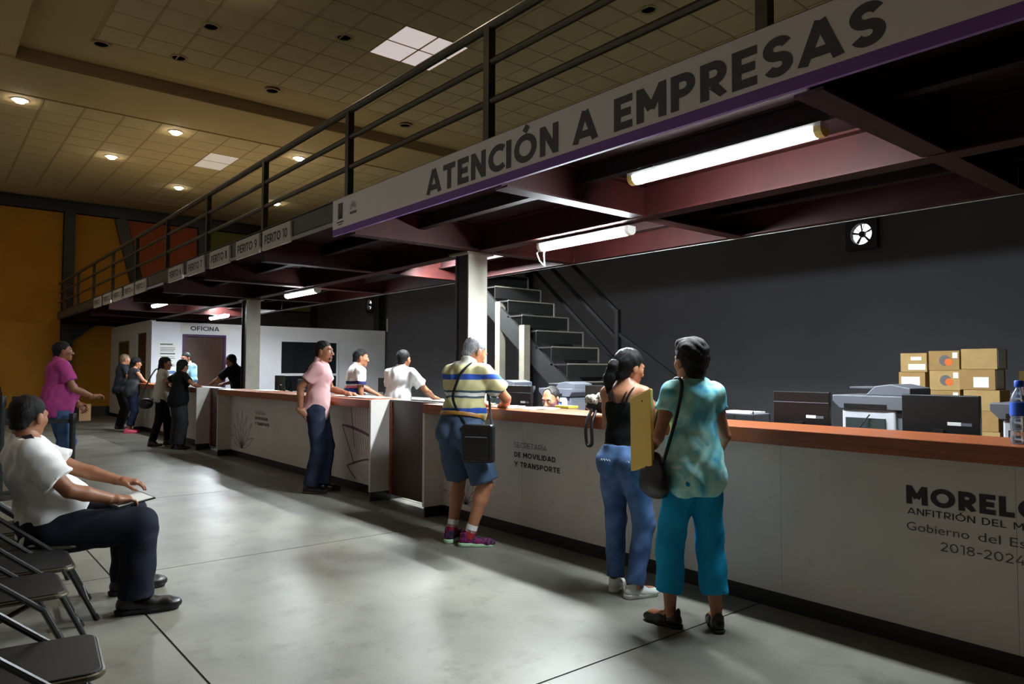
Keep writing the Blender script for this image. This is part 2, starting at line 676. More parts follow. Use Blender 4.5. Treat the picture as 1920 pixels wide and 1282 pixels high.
# floor: slabs with recessed joints
fl = box('floor', M_joint, None, -25.2, 3.6, -3.6, 11.4, -0.2, -0.004)
tag(fl, kind='structure')
xs = [-2.49 - 3.08 * k for k in range(-2, 9)]
xs = sorted([x for x in xs if -25.2 < x < 3.6] + [-25.2, 3.6])
ys = [-3.6, -2.05, 1.05, 4.15, 7.25, 11.4]
for i in range(len(xs) - 1):
    for j in range(len(ys) - 1):
        g = 0.006
        box('slab', M_floor, fl, xs[i] + g, xs[i + 1] - g, ys[j] + g, ys[j + 1] - g, -0.1, 0.0)

# back wall
wb = box('wall_back', M_greywall, None, -25.2, 3.6, BY, BY + 0.2, 0, CEIL2 + 0.1)
tag(wb, kind='structure')
for x in (-20.0, -13.0):
    c = MB()
    c.box(x - 0.16, x + 0.16, BY - 0.02, BY, 0, 6.5)
    c.box(x - 0.02, x + 0.02, BY - 0.24, BY - 0.02, 0, 6.5)
    c.box(x - 0.16, x + 0.16, BY - 0.26, BY - 0.24, 0, 6.5)
    c.build('wall_post', M_dsteel, wb)
box('conduit', M_cloud, wb, -19.74, -19.71, BY - 0.03, BY, 2.6, 3.0)

# unseen walls near the camera, added to dim the right; hall open further along
tag(box('wall_right_blocker', M_greywall, None, 3.6, 3.8, -3.6, 11.4, 0, 6.7), kind='structure')
tag(box('wall_front_blocker', M_mustard, None, -2.6, 3.6, -3.8, -3.6, 0, 6.7), kind='structure')

# far wall with coloured panels
wf = box('wall_far', M_dsteel, None, FX - 0.25, FX - 0.05, -3.6, 11.4, 0, CEIL2 + 0.1)
tag(wf, kind='structure')


def wpanel(poly, m, nm='panel'):
    MB().prism(poly, (FX - 0.05, 0, 0), (0, 1, 0), (0, 0, 1), 0.05).build(nm, m, wf)


wpanel([(-3.6, 0.28), (1.52, 0.28), (0.86, 3.5), (0.3, 6.02), (-3.6, 6.02)], M_mustard)
wpanel([(1.90, 0.28), (3.16, 0.28), (3.16, 6.02), (0.62, 6.02), (1.2, 3.5)], M_mustard)
wpanel([(3.48, 0.28), (5.9, 0.28), (5.0, 4.0), (4.5, 6.02), (3.48, 6.02)], M_mustard)
wpanel([(6.3, 0.28), (6.94, 0.28), (6.94, 6.02), (4.86, 6.02), (5.4, 4.0)], M_terra)
wpanel([(7.32, 3.5), (10.9, 3.5), (10.9, 6.02), (7.32, 6.02)], M_green)
wpanel([(7.32, 0.28), (10.9, 0.28), (10.9, 3.44), (7.32, 3.44)], M_greywall)
box('post', M_dsteel, wf, FX - 0.05, FX + 0.16, 3.18, 3.46, 0, 6.2)
box('post', M_dsteel, wf, FX - 0.05, FX + 0.12, 6.96, 7.30, 0, 6.2)
box('top_beam', M_dsteel, wf, FX - 0.05, FX + 0.14, -3.6, 11.2, 6.04, 6.32)
MB().bar((FX + 0.04, 1.71, 0.28), (FX + 0.04, 0.46, 6.04), 0.30, 0.14, (1, 0, 0)).build('brace', M_dsteel, wf)
MB().bar((FX + 0.04, 6.1, 0.28), (FX + 0.04, 4.66, 6.04), 0.32, 0.14, (1, 0, 0)).build('brace', M_dsteel, wf)
bb = box('baseboard_far', mat('grey_baseboard', (74, 68, 62), rough=0.6), None, FX, FX + 0.03, -3.6, 4.4, 0, 0.26)
tag(bb, kind='structure')
gus = MB()
gus.prism([(3.46, 2.84), (4.3, 2.84), (3.9, 2.6), (3.46, 2.2)], (FX + 0.02, 0, 0), (0, 1, 0), (0, 0, 1), 0.1)
gus.build('gusset', M_dsteel, wf)

# ceilings: lower far field, step, higher near field
cl = MB()
cl.box(-25.2, -13.9, -3.6, 11.4, CEIL + 0.03, CEIL + 0.2)
cl.box(-13.9, 3.6, -3.6, 1.05, CEIL + 0.03, CEIL + 0.2)
cf = cl.build('ceiling', M_ceil)
tag(cf, kind='structure')
cn = MB()
cn.box(-14.1, 3.6, 1.0, 11.4, CEIL2 + 0.03, CEIL2 + 0.2)
cnear = cn.build('ceiling_recess', M_ceil)
tag(cnear, kind='structure')
# plaster borders (flush with tiles)
box('plaster_border', M_ceil, cf, -15.62, -13.9, -3.6, 11.4, CEIL, CEIL + 0.03)
box('plaster_border', M_ceil, cf, -25.2, -23.5, -3.6, 11.4, CEIL, CEIL + 0.03)
box('step_face', mat('step_face', (150, 124, 82), rough=0.85), cf, -13.92, -13.88, 1.05, 11.4, CEIL, CEIL2 + 0.03)

TILE_LIGHT = []      # (x,y,plane) of panels replaced by daylight squares


def tile_field(parent, x0, nx, px_, y0, ny, py_, z, skip):
    me = None
    n = 0
    grid = MB()
    for i in range(nx + 1):
        x = x0 + i * px_
        grid.box(x - 0.012, x + 0.012, y0, y0 + ny * py_, z - 0.002, z + 0.03)
    for j in range(ny + 1):
        y = y0 + j * py_
        grid.box(x0, x0 + nx * px_, y - 0.012, y + 0.012, z - 0.002, z + 0.03)
    g = grid.build('grid', M_tbar, parent)
    for i in range(nx):
        for j in range(ny):
            if (i, j) in skip:
                continue
            loc = (x0 + (i + 0.5) * px_, y0 + (j + 0.5) * py_, z + 0.002 + random.uniform(-0.001, 0.001))
            if me is None:
                a, b = px_ / 2 - 0.013, py_ / 2 - 0.013
                t = MB()
                vs = [(-a, -b, 0.022), (a, -b, 0.022), (a, b, 0.022), (-a, b, 0.022)]
                vs += [(-a + .005, -b + .005, 0.0), (a - .005, -b + .005, 0.0), (a - .005, b - .005, 0.0), (-a + .005, b - .005, 0.0)]
                t.add(vs, [(0, 1, 2, 3), (7, 6, 5, 4), (0, 4, 5, 1), (1, 5, 6, 2), (2, 6, 7, 3), (3, 7, 4, 0)])
                o = t.build('tile', M_tile, parent)
                me = o
                o.location = loc
            else:
                o = share(me, 'tile', parent, loc)
            n += 1
    return n


# far field: 0.68 m tiles, X -23.5..-15.66, Y -0.40..
P1 = 0.68
tile_field(cf, -15.66 - 11.5 * P1 + 0.34 - 0.32, 11, P1 + 0.025, 0.28, 14, P1, CEIL, {(7, 7), (8, 7)})
PN = 0.585
tile_field(cnear, -10.40 - 4 * PN, 14, PN, 1.99, 15, PN, CEIL2, {(4, 6), (5, 6), (4, 7), (5, 7)})


def light_panel(name, label, x0, x1, y0, y1, z, nx, ny, m):
    t = thing(name, label, 'ceiling light', ((x0 + x1) / 2, (y0 + y1) / 2, z))
    w, h = (x1 - x0), (y1 - y0)
    for i in range(nx):
        for j in range(ny):
            MB().box(-w / 2 + i * w / nx + 0.02, -w / 2 + (i + 1) * w / nx - 0.02, -h / 2 + j * h / ny + 0.02, -h / 2 + (j + 1) * h / ny - 0.02,
                     0.0, 0.012).build('diffuser', m, t)
    return t


light_panel('ceiling_light_panel', 'glowing pinkish-white two-by-two panel in the ceiling above the railing', -10.40, -10.40 + 2 * PN, 1.99 + 6 * PN, 1.99 + 8 * PN, CEIL2, 2, 2, M_sky)
xg = -15.66 - 11.5 * P1 + 0.02
light_panel('ceiling_light_panel', 'dim pinkish ceiling panel among the tiles near the far wall', xg + 7 * (P1 + .025), xg + 9 * (P1 + .025), 0.28 + 7 * P1, 0.28 + 8 * P1, CEIL, 2, 1, M_sky2)


# recessed downlights
def downlight(x, y, z, on, label, watts=SPOT_W, group=None, ang=115):
    t = thing('downlight', label, 'downlight', (x, y, z), group=group)
    m = MB()
    m.lathe([(0.135, 0.0), (0.14, -0.012), (0.105, -0.012), (0.10, 0.01)], n=20)
    m.build('trim_ring', M_lampw if on else M_tbar, t, smooth=True)
    b = MB()
    if on:
        b.lathe([(0.10, 0.0), (0.098, -0.02), (0.07, -0.055), (0.02, -0.07)], n=20)
        b.build('lamp', M_down, t, smooth=True)
        ld = bpy.data.lights.new('downlight_lamp', 'SPOT')
        ld.energy = watts
        ld.color = SPOT_COL
        ld.spot_size = math.radians(ang)
        ld.spot_blend = 0.6
        ld.shadow_soft_size = 0.035
        lo = bpy.data.objects.new('downlight_lamp', ld)
        link(lo, t)
        lo.location = (0, 0, -0.11)
    else:
        b.lathe([(0.10, 0.0), (0.06, 0.004), (0.03, 0.006)], n=16)
        b.build('lamp', M_black, t, smooth=True)
    return t


lit = [(-16.0, 1.30, 'lit downlight in the ceiling, leftmost of all'),
       (-16.07, 4.02, 'lit downlight in the ceiling nearest the plaster step, left of the railing'),
       (-18.92, 3.34, 'lit downlight below and left of the one nearest the plaster step'),
       (-16.19, 6.77, 'lit downlight seen between the railing bars'),
       (-20.97, 5.36, 'lit downlight just left of the railing, above the far wall'),
       (-21.09, 8.14, 'small lit downlight seen just above the lowest railing bar')]
for x, y, lb in lit:
    downlight(x, y, CEIL, True, lb, 70)
dark = [(-12.88, 2.09, 'unlit downlight in the dark upper-left ceiling'), (-11.15, 3.25, 'unlit downlight near the top edge of the dark ceiling'),
        (-12.62, 3.18, 'unlit downlight between the other two in the upper-left ceiling'), (-13.01, 4.91, 'unlit downlight just above the plaster step'),
        (-10.18, 4.96, 'unlit downlight left of the glowing two-by-two panel'), (-13.06, 7.79, 'unlit downlight seen between the upper railing bars'),
        (-6.59, 7.91, 'unlit downlight above the banner near the top edge')]
for x, y, lb in dark:
    downlight(x, y, CEIL2, False, lb)
# rows of the same lamps nearer than the frame shows
for x, y, w, nm in [(-9.6, 3.22, 160, 'farthest'), (-6.6, 3.19, 160, 'middle'), (-3.6, 3.16, 150, 'nearest')]:
    downlight(x, y, CEIL2, True, '%s lit downlight in the row above the mezzanine edge' % nm, w, group='downlights above the mezzanine edge', ang=100)
downlight(-8.6, -1.4, CEIL, True, 'unseen fill downlight added over the waiting chairs', 30, ang=120)  # unseen lamp added as fill for the hall and counter fronts

# ------------------------------------------------------------------ office partition
OX = -19.8
wo = MB()
wo.box(OX - 0.12, OX, 4.5, 5.23, 0, 2.62)
wo.box(OX - 0.12, OX, 5.23, 6.33, 2.32, 2.62)
wo.box(OX - 0.12, OX, 6.33, 7.81, 0, 2.62)
wo.box(OX - 0.12, OX, 7.81, 9.60, 2.25, 2.62)
wo.box(OX - 0.12, OX, 7.81, 9.60, 0, 0.75)
wo.box(OX - 0.12, OX, 9.60, 11.16, 0, 2.62)
w1 = wo.build('wall_office_front', M_whitepanel)
tag(w1, kind='structure')
M_offside = mat('office_side_cream', (214, 208, 194), rough=0.6, var=0.03, scale=2)
w2 = MB()
w2.box(-24.8, -23.62, 4.5, 4.62, 0.0, 2.66)
w2.box(-23.62, -22.3, 4.5, 4.62, 2.2, 2.66)
w2.box(-23.62, -22.3, 4.5, 4.62, 0.0, 0.72)
w2.box(-22.3, -21.42, 4.5, 4.62, 0.0, 2.66)
w2.box(-21.42, -20.36, 4.5, 4.62, 2.36, 2.66)
w2.box(-20.36, OX - 0.12, 4.5, 4.62, 0.0, 2.66)
w2o = w2.build('wall_office_side', M_offside)
tag(w2o, kind='structure')
for nm, a in (('baseboard_office', (-24.8, -21.42, 4.48, 4.5)), ('baseboard_office', (-20.36, OX, 4.48, 4.5))):
    b_ = box(nm, M_kick, None, a[0], a[1], a[2], a[3], 0, 0.1)
    tag(b_, kind='structure')
d1 = box('door_1', M_brown, None, OX - 0.09, OX - 0.04, 5.29, 6.27, 0.0, 2.26)
tag(d1, kind='structure')
fr = MB()
fr.box(OX - 0.1, OX + 0.02, 5.23, 5.29, 0, 2.32).box(OX - 0.1, OX + 0.02, 6.27, 6.33, 0, 2.32).box(OX - 0.1, OX + 0.02, 5.29, 6.27, 2.26, 2.32)
fr.build('door_frame', mat('purple_frame', (64, 32, 74), rough=0.5), d1)
MB().tube([(OX - 0.02, 5.38, 1.02), (OX + 0.02, 5.38, 1.02), (OX + 0.02, 5.48, 1.02)], 0.012).build('door_handle', M_steel, d1)
d2 = box('door_2', M_brown, None, -21.38, -20.40, 4.53, 4.58, 0.0, 2.34)
tag(d2, kind='structure')
MB().tube([(-20.5, 4.53, 1.0), (-20.5, 4.48, 1.0), (-20.6, 4.48, 1.0)], 0.012).build('door_handle', M_steel, d2)


def window(n, o, ux, w, z0, z1, mid, fm):
    t = thing('window_%d' % n, None, None, kind='structure')
    ux = Vector(ux)
    nrm = Vector((0, 0, 1)).cross(ux) * -1

    def bx(nm, a0, a1, b0, b1, d0, d1_, m):
        q = MB()
        q.prism([(a0, b0), (a1, b0), (a1, b1), (a0, b1)], Vector(o) + ux.cross(Vector((0, 0, 1))) * d0, ux, (0, 0, 1), d1_ - d0)
        q.build(nm, m, t)
    f = 0.05
    for nm, a in (('frame', (0, f, z0, z1)), ('frame', (w - f, w, z0, z1)), ('frame', (f, w - f, z1 - f, z1)), ('frame', (f, w - f, z0, z0 + f))):
        bx(nm, *a, -0.06, 0.02, fm)
    if mid:
        bx('mullion', f, w - f, mid - 0.035, mid + 0.035, -0.05, 0.01, fm)
        bx('pane', f, w - f, z0 + f, mid - 0.035, -0.03, -0.02, M_glass)
        bx('pane', f, w - f, mid + 0.035, z1 - f, -0.03, -0.02, M_glass)
    else:
        bx('pane', f, w - f, z0 + f, z1 - f, -0.03, -0.02, M_glass)
    return t


window(1, (OX - 0.01, 7.81, 0), (0, 1, 0), 1.79, 0.75, 2.25, 1.27, M_whitepanel)
window(2, (-23.62, 4.51, 0), (1, 0, 0), 1.32, 0.72, 2.2, None, mat('olive_frame', (112, 100, 60), rough=0.5))
sg = thing('office_sign', 'long white sign reading OFICINA above the brown office door', 'sign', (OX, 5.2, 2.34))
MB().box(0.0, 0.02, -0.02, 1.24, 0.0, 0.27).build('board', M_signw, sg)
strokes('OFICINA', 0.115, M_print, sg, (0.021, 0.22, 0.08), (0, 1, 0), (0, 0, 1), fit=0.72)
nt_ = thing('notice_poster', 'white notice sheet with lines of print left of the office door', 'poster', (OX, 4.66, 1.25))
MB().box(0.0, 0.006, 0, 0.44, 0.0, 0.85).build('sheet', M_paper, nt_)
ln = MB()
for k, (z, w, h) in enumerate([(0.78, 0.30, 0.03), (0.70, 0.36, 0.014), (0.66, 0.36, 0.014), (0.62, 0.33, 0.014), (0.54, 0.36, 0.03), (0.47, 0.34, 0.014), (0.43, 0.36, 0.014), (0.36, 0.30, 0.014), (0.28, 0.34, 0.014), (0.24, 0.36, 0.014), (0.20, 0.28, 0.014)]):
    ln.box(0.006, 0.008, 0.04, 0.04 + w, z, z + h)
ln.build('print_lines', M_print2, nt_)
box('blue_band', mat('notice_blue', (92, 120, 160), rough=0.7), nt_, 0.006, 0.008, 0.02, 0.42, 0.04, 0.12)

# ------------------------------------------------------------------ mezzanine
MY0, MY1 = 3.05, 6.02
mz = thing('mezzanine', 'dark red steel mezzanine deck running above the counters', 'mezzanine', (0, 0, 0))
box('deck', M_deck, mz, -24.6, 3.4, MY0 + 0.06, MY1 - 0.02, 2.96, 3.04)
eb = MB()
eb.box(-24.6, 3.4, MY0, MY0 + 0.012, 2.85, 3.04)
eb.box(-24.6, 3.4, MY0, MY0 + 0.09, 3.03, 3.05)
eb.box(-24.6, 3.4, MY0, MY0 + 0.09, 2.84, 2.855)
eb.build('edge_beam', mat('edge_beam_grey', (78, 74, 64), rough=.45, var=.1), mz)
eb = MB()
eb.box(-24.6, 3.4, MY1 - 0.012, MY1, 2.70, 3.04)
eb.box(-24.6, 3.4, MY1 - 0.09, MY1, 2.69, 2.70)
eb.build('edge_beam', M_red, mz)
box('conduit', M_cloud, mz, -24.0, 3.3, MY1, MY1 + 0.018, 2.688, 2.706)


def ibeam(nm, p0, p1, z0, z1, w, m, parent):
    p0, p1 = Vector(p0), Vector(p1)
    b = MB()
    for (wz, ww) in (((z0, z0 + 0.016), w), ((z1 - 0.016, z1), w), ((z0 + 0.016, z1 - 0.016), 0.014)):
        zc = (wz[0] + wz[1]) / 2
        b.bar((p0.x, p0.y, zc), (p1.x, p1.y, zc), ww, wz[1] - wz[0])
    return b.build(nm, m, parent)


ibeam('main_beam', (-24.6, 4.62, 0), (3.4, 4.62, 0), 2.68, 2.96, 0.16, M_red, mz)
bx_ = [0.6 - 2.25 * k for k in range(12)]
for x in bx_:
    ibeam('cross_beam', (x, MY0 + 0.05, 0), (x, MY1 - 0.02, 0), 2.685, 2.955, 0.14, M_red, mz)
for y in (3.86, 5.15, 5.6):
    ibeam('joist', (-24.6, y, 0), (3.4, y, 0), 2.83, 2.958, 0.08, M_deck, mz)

# railing on the mezzanine edge
rl = thing('railing', 'grey steel railing of three bars along the mezzanine edge', 'railing', (0, MY0 + 0.04, 3.05))
posts = [-6.2 + 2.17 * k for k in (2, 1)] + [-6.2 - 2.16 * k for k in range(0, 9)]
for x in posts:
    MB().box(x - 0.032, x + 0.032, -0.03, 0.03, 0.0, 0.82).build('post', M_rail, rl)
for z, r in ((0.83, 0.036), (0.565, 0.026), (0.28, 0.026)):
    MB().tube([(-24.6, 0, z), (3.2, 0, z)], r, 10).build('rail', M_rail, rl, smooth=True)

# columns
M_col_lit = mat('column_lit_side', (168, 164, 150), rough=.5, var=.08, scale=5)  # pale colour only on the lamp-side flange, lit look put into it


def column(x, y, label):
    t = thing('column', label, 'column', (x, y, 0))
    s = 0.125
    MB().box(s - 0.02, s, -s, s, 0.0, 2.66).build('flange', M_col_lit, t, bevel=0.003)
    MB().box(-s, -s + 0.02, -s, s, 0.0, 2.66).build('flange', M_dsteel, t, bevel=0.003)
    MB().box(-s + 0.02, s - 0.02, -s + 0.02, -s + 0.035, 0.0, 2.66).build('web', M_dsteel, t)  # dark colour stands in for shade between the flanges
    MB().box(-s + 0.02, s - 0.02, s - 0.035, s - 0.02, 0.0, 2.66).build('web', M_dsteel, t)
    MB().box(-s - 0.05, s + 0.05, -s - 0.05, s + 0.05, 2.66, 2.68).build('cap_plate', M_steel, t)
    MB().box(-s - 0.06, s + 0.06, -s - 0.06, s + 0.06, 0.0, 0.018).build('base_plate', M_dsteel, t)
    return t


column(-6.33, 4.62, 'square steel column rising behind the man in the striped shirt')
column(-13.08, 4.62, 'square steel column beside the clerk in the dark shirt')
column(-19.6, 4.66 - 0.4, 'square steel column at the corner of the office') if False else None

# banner
bn = thing('banner', 'long white banner with a purple edge reading ATENCIÓN A EMPRESAS', 'sign', (-6.39, MY0, 2.69))
MB().box(0, 6.4, -0.03, -0.006, 0.06, 0.34).build('panel', M_signw, bn)
MB().box(0, 6.4, -0.03, -0.006, 0.0, 0.06).build('purple_strip', M_purple, bn)
FWT = (1, 0, 0)
UP = (0, 0, 1)
strokes('ATENCIÓN A EMPRESAS', 0.19, mat('banner_letters', (74, 74, 78), rough=0.6), bn, (1.66, -0.0302, 0.085), FWT, UP, bold=.23, gap=.13, fit=3.46)
lg = MB()
lg.prism([(0, 0), (0.10, 0), (0.10, 0.15), (0, 0.15)], (0.11, -0.0302, 0.145), FWT, UP, 0.001)
lg.build('crest', M_print2, bn)
lg = MB()
lg.prism([(0, 0), (0.07, 0), (0.05, 0.05), (0.02, 0.05)], (0.125, -0.0316, 0.15), FWT, UP, 0.001)
lg.prism([(0, 0), (0.14, 0), (0.14, 0.012), (0, 0.012)], (0.09, -0.0302, 0.11), FWT, UP, 0.001)
lg.prism([(0, 0), (0.09, 0), (0.09, 0.008), (0, 0.008)], (0.115, -0.0302, 0.09), FWT, UP, 0.001)
lg.build('crest_caption', M_print, bn)
lg = MB()
for k in range(9):
    a = PI * (0.05 + 0.9 * k / 8)
    c_, s_ = math.cos(a), math.sin(a)
    lg.ribbon([(0.02 * c_, 0.02 * s_), (0.05 * c_ - 0.006 * s_, 0.05 * s_ + 0.006 * c_), (0.075 * c_, 0.075 * s_)], [0.003, 0.008, 0.002], (0.42, -0.0302, 0.20), FWT, UP, 0.001)
lg.prism([(0, 0), (0.13, 0), (0.13, 0.024), (0, 0.024)], (0.355, -0.0302, 0.155), FWT, UP, 0.001)
lg.build('flower_emblem', M_mauve, bn)

# PERITO signs
pers = [(-18.68, 1), (-17.62, 2), (-16.58, 3), (-15.54, 4), (-14.60, 5), (-12.32, 6), (-11.27, 7), (-10.20, 8), (-9.14, 9), (-8.23, 10)]
for x, n in pers:
    t = thing('window_sign', 'small white sign reading PERITO %d on the edge, %s' % (n, ('left' + 'most of the ten') if n == 1 else ('right' + 'most, next to the banner') if n == 10 else '%s from the left' % ['', '', 'second', 'third', 'fourth', 'fifth', 'sixth', 'seventh', 'eighth', 'ninth'][n]), 'sign', (x, MY0, 2.785))
    w = 0.80
    MB().box(0, w, -0.03, -0.006, 0, 0.225).build('board', M_sign2, t)
    strokes('PERITO %d' % n, 0.105, M_print, t, (0.07, -0.0302, 0.062), FWT, UP, bold=.19, fit=0.66)

# unseen lamps added on the mezzanine deck to brighten the ceiling
def ceiling_fill_lamp(x, y, label, watts):
    t = thing('ceiling_fill_lamp', label, 'lamp', (x, y, 3.04), group='added fill lamps on the mezzanine deck')
    MB().box(-.12, .12, -.1, .1, 0, .02).build('foot', M_dsteel, t)
    MB().box(-.15, .15, -.06, .06, .03, .15).build('housing', M_dsteel, t, bevel=.01)
    MB().box(-.13, .13, -.05, .05, .15, .155).build('lens', M_glass, t)
    ld = bpy.data.lights.new('ceiling_fill_spot', 'SPOT')
    ld.energy = watts
    ld.color = (1.0, .80, .52)
    ld.spot_size = D_(150)
    ld.spot_blend = .8
    ld.shadow_soft_size = .1
    lo = bpy.data.objects.new('ceiling_fill_spot', ld)
    link(lo, t)
    lo.location = (0, 0, .20)
    lo.rotation_euler = (PI, 0, 0)


def D_(a):
    return math.radians(a)


for x, y, w in ((-18.0, 5.2, 120), (-14.5, 5.2, 40)):
    ceiling_fill_lamp(x, y, '%s unseen fill lamp added on the mezzanine deck' % ('farther' if x < -16 else 'nearer'), w)

# fluorescent battens
def batten(x0, x1, y, z, label, cable=False, capm=None, em=None):
    L_ = x1 - x0
    t = thing('fluorescent_lamp', label, 'lamp', (x0, y, z))
    MB().box(0, L_, -0.05, 0.05, 0.035, 0.06).build('housing', M_lampw, t)
    c0 = 0.045
    pr_ = [(-0.052, 0.035), (-0.046, 0.008), (-0.025, -0.012), (0.0, -0.018), (0.025, -0.012), (0.046, 0.008), (0.052, 0.035)]
    MB().prism([(a, b) for a, b in pr_], (c0, 0, 0), (0, 1, 0), (0, 0, 1), L_ - 2 * c0).build('diffuser', em or M_tube, t, smooth=True)
    for a in (0.0, L_ - c0):
        MB().prism([(q * 1.04, b * 1.04) for q, b in pr_], (a, 0, 0), (0, 1, 0), (0, 0, 1), c0).build('end_cap', capm or M_lampw, t)
    for a in (0.2, L_ - 0.2):
        MB().tube([(a, 0, 0.06), (a, 0, 0.085)], 0.008).build('hanger', M_steel, t)
    if cable:
        MB().tube([(0.05, 0, 0.04), (-0.03, -0.02, -0.03), (0.0, -0.01, -0.11), (0.06, 0, -0.16), (0.05, 0.0, -0.05), (0.07, 0, 0.03)], 0.006, 6).build('loose_cable', M_cloud, t)
    return t


batten(-3.37, -1.96, 3.86, 2.745, 'long bright fluorescent lamp hanging just behind the banner', capm=M_lampcap, em=M_tube4)
batten(-5.24, -4.07, 4.66, 2.595, 'bright fluorescent lamp with a loose cable beside the stairs', cable=True, em=M_tube1)
batten(-11.45, -10.25, 4.62, 2.592, 'fluorescent lamp right of the second column')
batten(-16.9, -15.7, 3.86, 2.745, 'small distant fluorescent lamp in front of the red beam left of the office')
batten(-18.1, -16.9, 5.42, 2.62, 'farthest fluorescent lamp above the OFICINA sign')
batten(-8.25, -7.05, 5.255, 2.885, 'fluorescent lamp tucked between joists above the clerk in plain white', em=M_tube2)
batten(-17.6, -16.4, 5.255, 2.885, 'fluorescent lamp tucked between joists near the office front', em=M_tube3)

# ------------------------------------------------------------------ staircase
M_stair = mat('stair_steel', (22, 22, 21), rough=.7, var=.12, scale=9, spec=.15)
M_railblk = mat('stair_rail_black', (9, 9, 9), rough=.8, spec=.08)
M_stedge = mat('stair_edge_steel', (96, 92, 82), rough=.5)
st = thing('staircase', 'dark steel staircase climbing to the mezzanine behind the counters', 'staircase', (0, 0, 0))
SY0, SY1 = 6.06, 6.9
NS = 14
rise, run = 0.214, 0.286
for k in range(NS):
    z = 3.0 - rise * k
    x1 = -8.32 + run * k
    if z < 0.1:
        break
    s_ = MB()
    s_.box(x1 - run - 0.02, x1, SY0, SY1, z - 0.02, z)
    s_.box(x1 - 0.012, x1, SY0, SY1, z - rise + 0.05, z - 0.02)
    s_.build('step', M_stair, st)
    n_ = MB()
    n_.box(x1 - 0.005, x1 + 0.012, SY1 - 0.02, SY1, z - rise + 0.02, z + 0.004)
    n_.box(x1 - run, x1 + 0.012, SY1 - 0.02, SY1, z - 0.01, z + 0.006)
    n_.box(x1 - 0.002, x1 + 0.008, SY0, SY1, z - 0.012, z + 0.004)
    n_.build('step_edge', M_stedge, st)
zt, xt = 2.9, -8.45
zb, xb = 2.9 - rise * 12.6, -8.45 + run * 12.6
for y in (SY0 + 0.02, SY1 - 0.18):
    MB().bar((xt, y, zt - 0.16), (xb, y, zb - 0.16), 0.04, 0.24).build('stringer', M_stair, st)
RY = SY1 + 0.16
for dz in (0.0, -0.36, -0.68):
    x0_, z0_ = -6.42, 2.20 + dz
    MB().bar((x0_, RY, z0_), (x0_ - 1.9, RY, z0_ + 1.9 * rise / run * 1.12), 0.035, 0.045).build('handrail', M_railblk, st)
MB().box(-6.44, -6.38, RY - 0.03, RY + 0.03, 0.6, 2.22).build('newel_post', M_railblk, st)
MB().bar((-6.42, RY, 1.92), (-5.0, RY, 1.05), 0.035, 0.045).build('handrail', M_railblk, st)
MB().bar((-6.35, RY - .2, 1.5), (-5.2, RY - .2, 0.75), 0.03, 0.03).build('handrail', M_steel, st)
for x, y in ((-7.05, 6.0), (-7.68, 6.1)):
    MB().box(x - 0.05, x + 0.05, y - 0.05, y + 0.05, 0, 2.0 if x > -7.3 else 2.35).build('support_post', M_steel, st)
MB().bar((-7.05, 6.05, 0.95), (-8.1, 6.05, 0.4), 0.03, 0.03).build('brace', M_stair, st)
MB().bar((-7.05, 6.05, 1.35), (-7.68, 6.05, 0.95), 0.03, 0.03).build('brace', M_stair, st)

# exhaust fans on the back wall
def exhaust_fan(x, z, label, r=0.165):
    t = thing('exhaust_fan', label, 'fan', (x, BY, z))
    R = r + 0.06
    q = MB()
    pl = [(R * 1.05, -R * 1.05), (R * 1.05, R * 1.05), (-R * 1.05, R * 1.05), (-R * 1.05, -R * 1.05)]
    n = 32
    for k in range(n):      # square plate with round hole
        a0, a1 = 2 * PI * k / n, 2 * PI * (k + 1) / n

        def sq(a):
            c_, s_ = math.cos(a), math.sin(a)
            mm = max(abs(c_), abs(s_))
            return (R * 1.05 * c_ / mm, R * 1.05 * s_ / mm)
        q.prism([(r * math.cos(a0), r * math.sin(a0)), sq(a0), sq(a1), (r * math.cos(a1), r * math.sin(a1))], (0, -0.004, 0), (1, 0, 0), (0, 0, 1), 0.10)
    q.build('housing', M_black2, t)
    MB().lathe([(r * 1.02, -0.006), (r * 1.02, -0.004)], n=32, axis='y').build('daylight', M_day, t)
    b = MB()
    for k in range(5):
        a = 2 * PI * k / 5 + 0.4
        c_, s_ = math.cos(a), math.sin(a)
        u = Vector((c_, 0, s_))
        v = Vector((-s_, 0, c_))
        p = [u * 0.03 - v * 0.008, u * r * 0.95 - v * 0.012 + Vector((0, -0.01, 0)), u * r * 0.95 + v * 0.022 + Vector((0, 0.012, 0)), u * 0.03 + v * 0.012 + Vector((0, 0.008, 0))]
        p = [w + Vector((0, -0.055, 0)) for w in p]
        b.add(p + [w + Vector((0, 0.003, 0)) for w in p], [(0, 1, 2, 3), (7, 6, 5, 4), (0, 4, 5, 1), (1, 5, 6, 2), (2, 6, 7, 3), (3, 7, 4, 0)])
    b.build('blades', M_black2, t)
    MB().lathe([(0.045, -0.085), (0.05, -0.04), (0.03, -0.02)], n=16, axis='y').build('hub', M_black2, t)
    g = MB()
    for k in range(6):
        a = PI * k / 3 + 0.2
        g.bar((0.05 * math.cos(a), -0.09, 0.05 * math.sin(a)), (r * math.cos(a), -0.09, r * math.sin(a)), 0.006, 0.006)
    g.build('grille', M_black2, t)
    return t


exhaust_fan(-5.09, 3.53, 'round exhaust fan glowing with daylight high on the charcoal wall')
exhaust_fan(-20.75, 3.5, 'exhaust fan high on the wall beyond the office partition')

# ================================================================== COUNTERS
CY0, CYR, CY1, CH = 3.78, 4.0, 4.28, 1.09


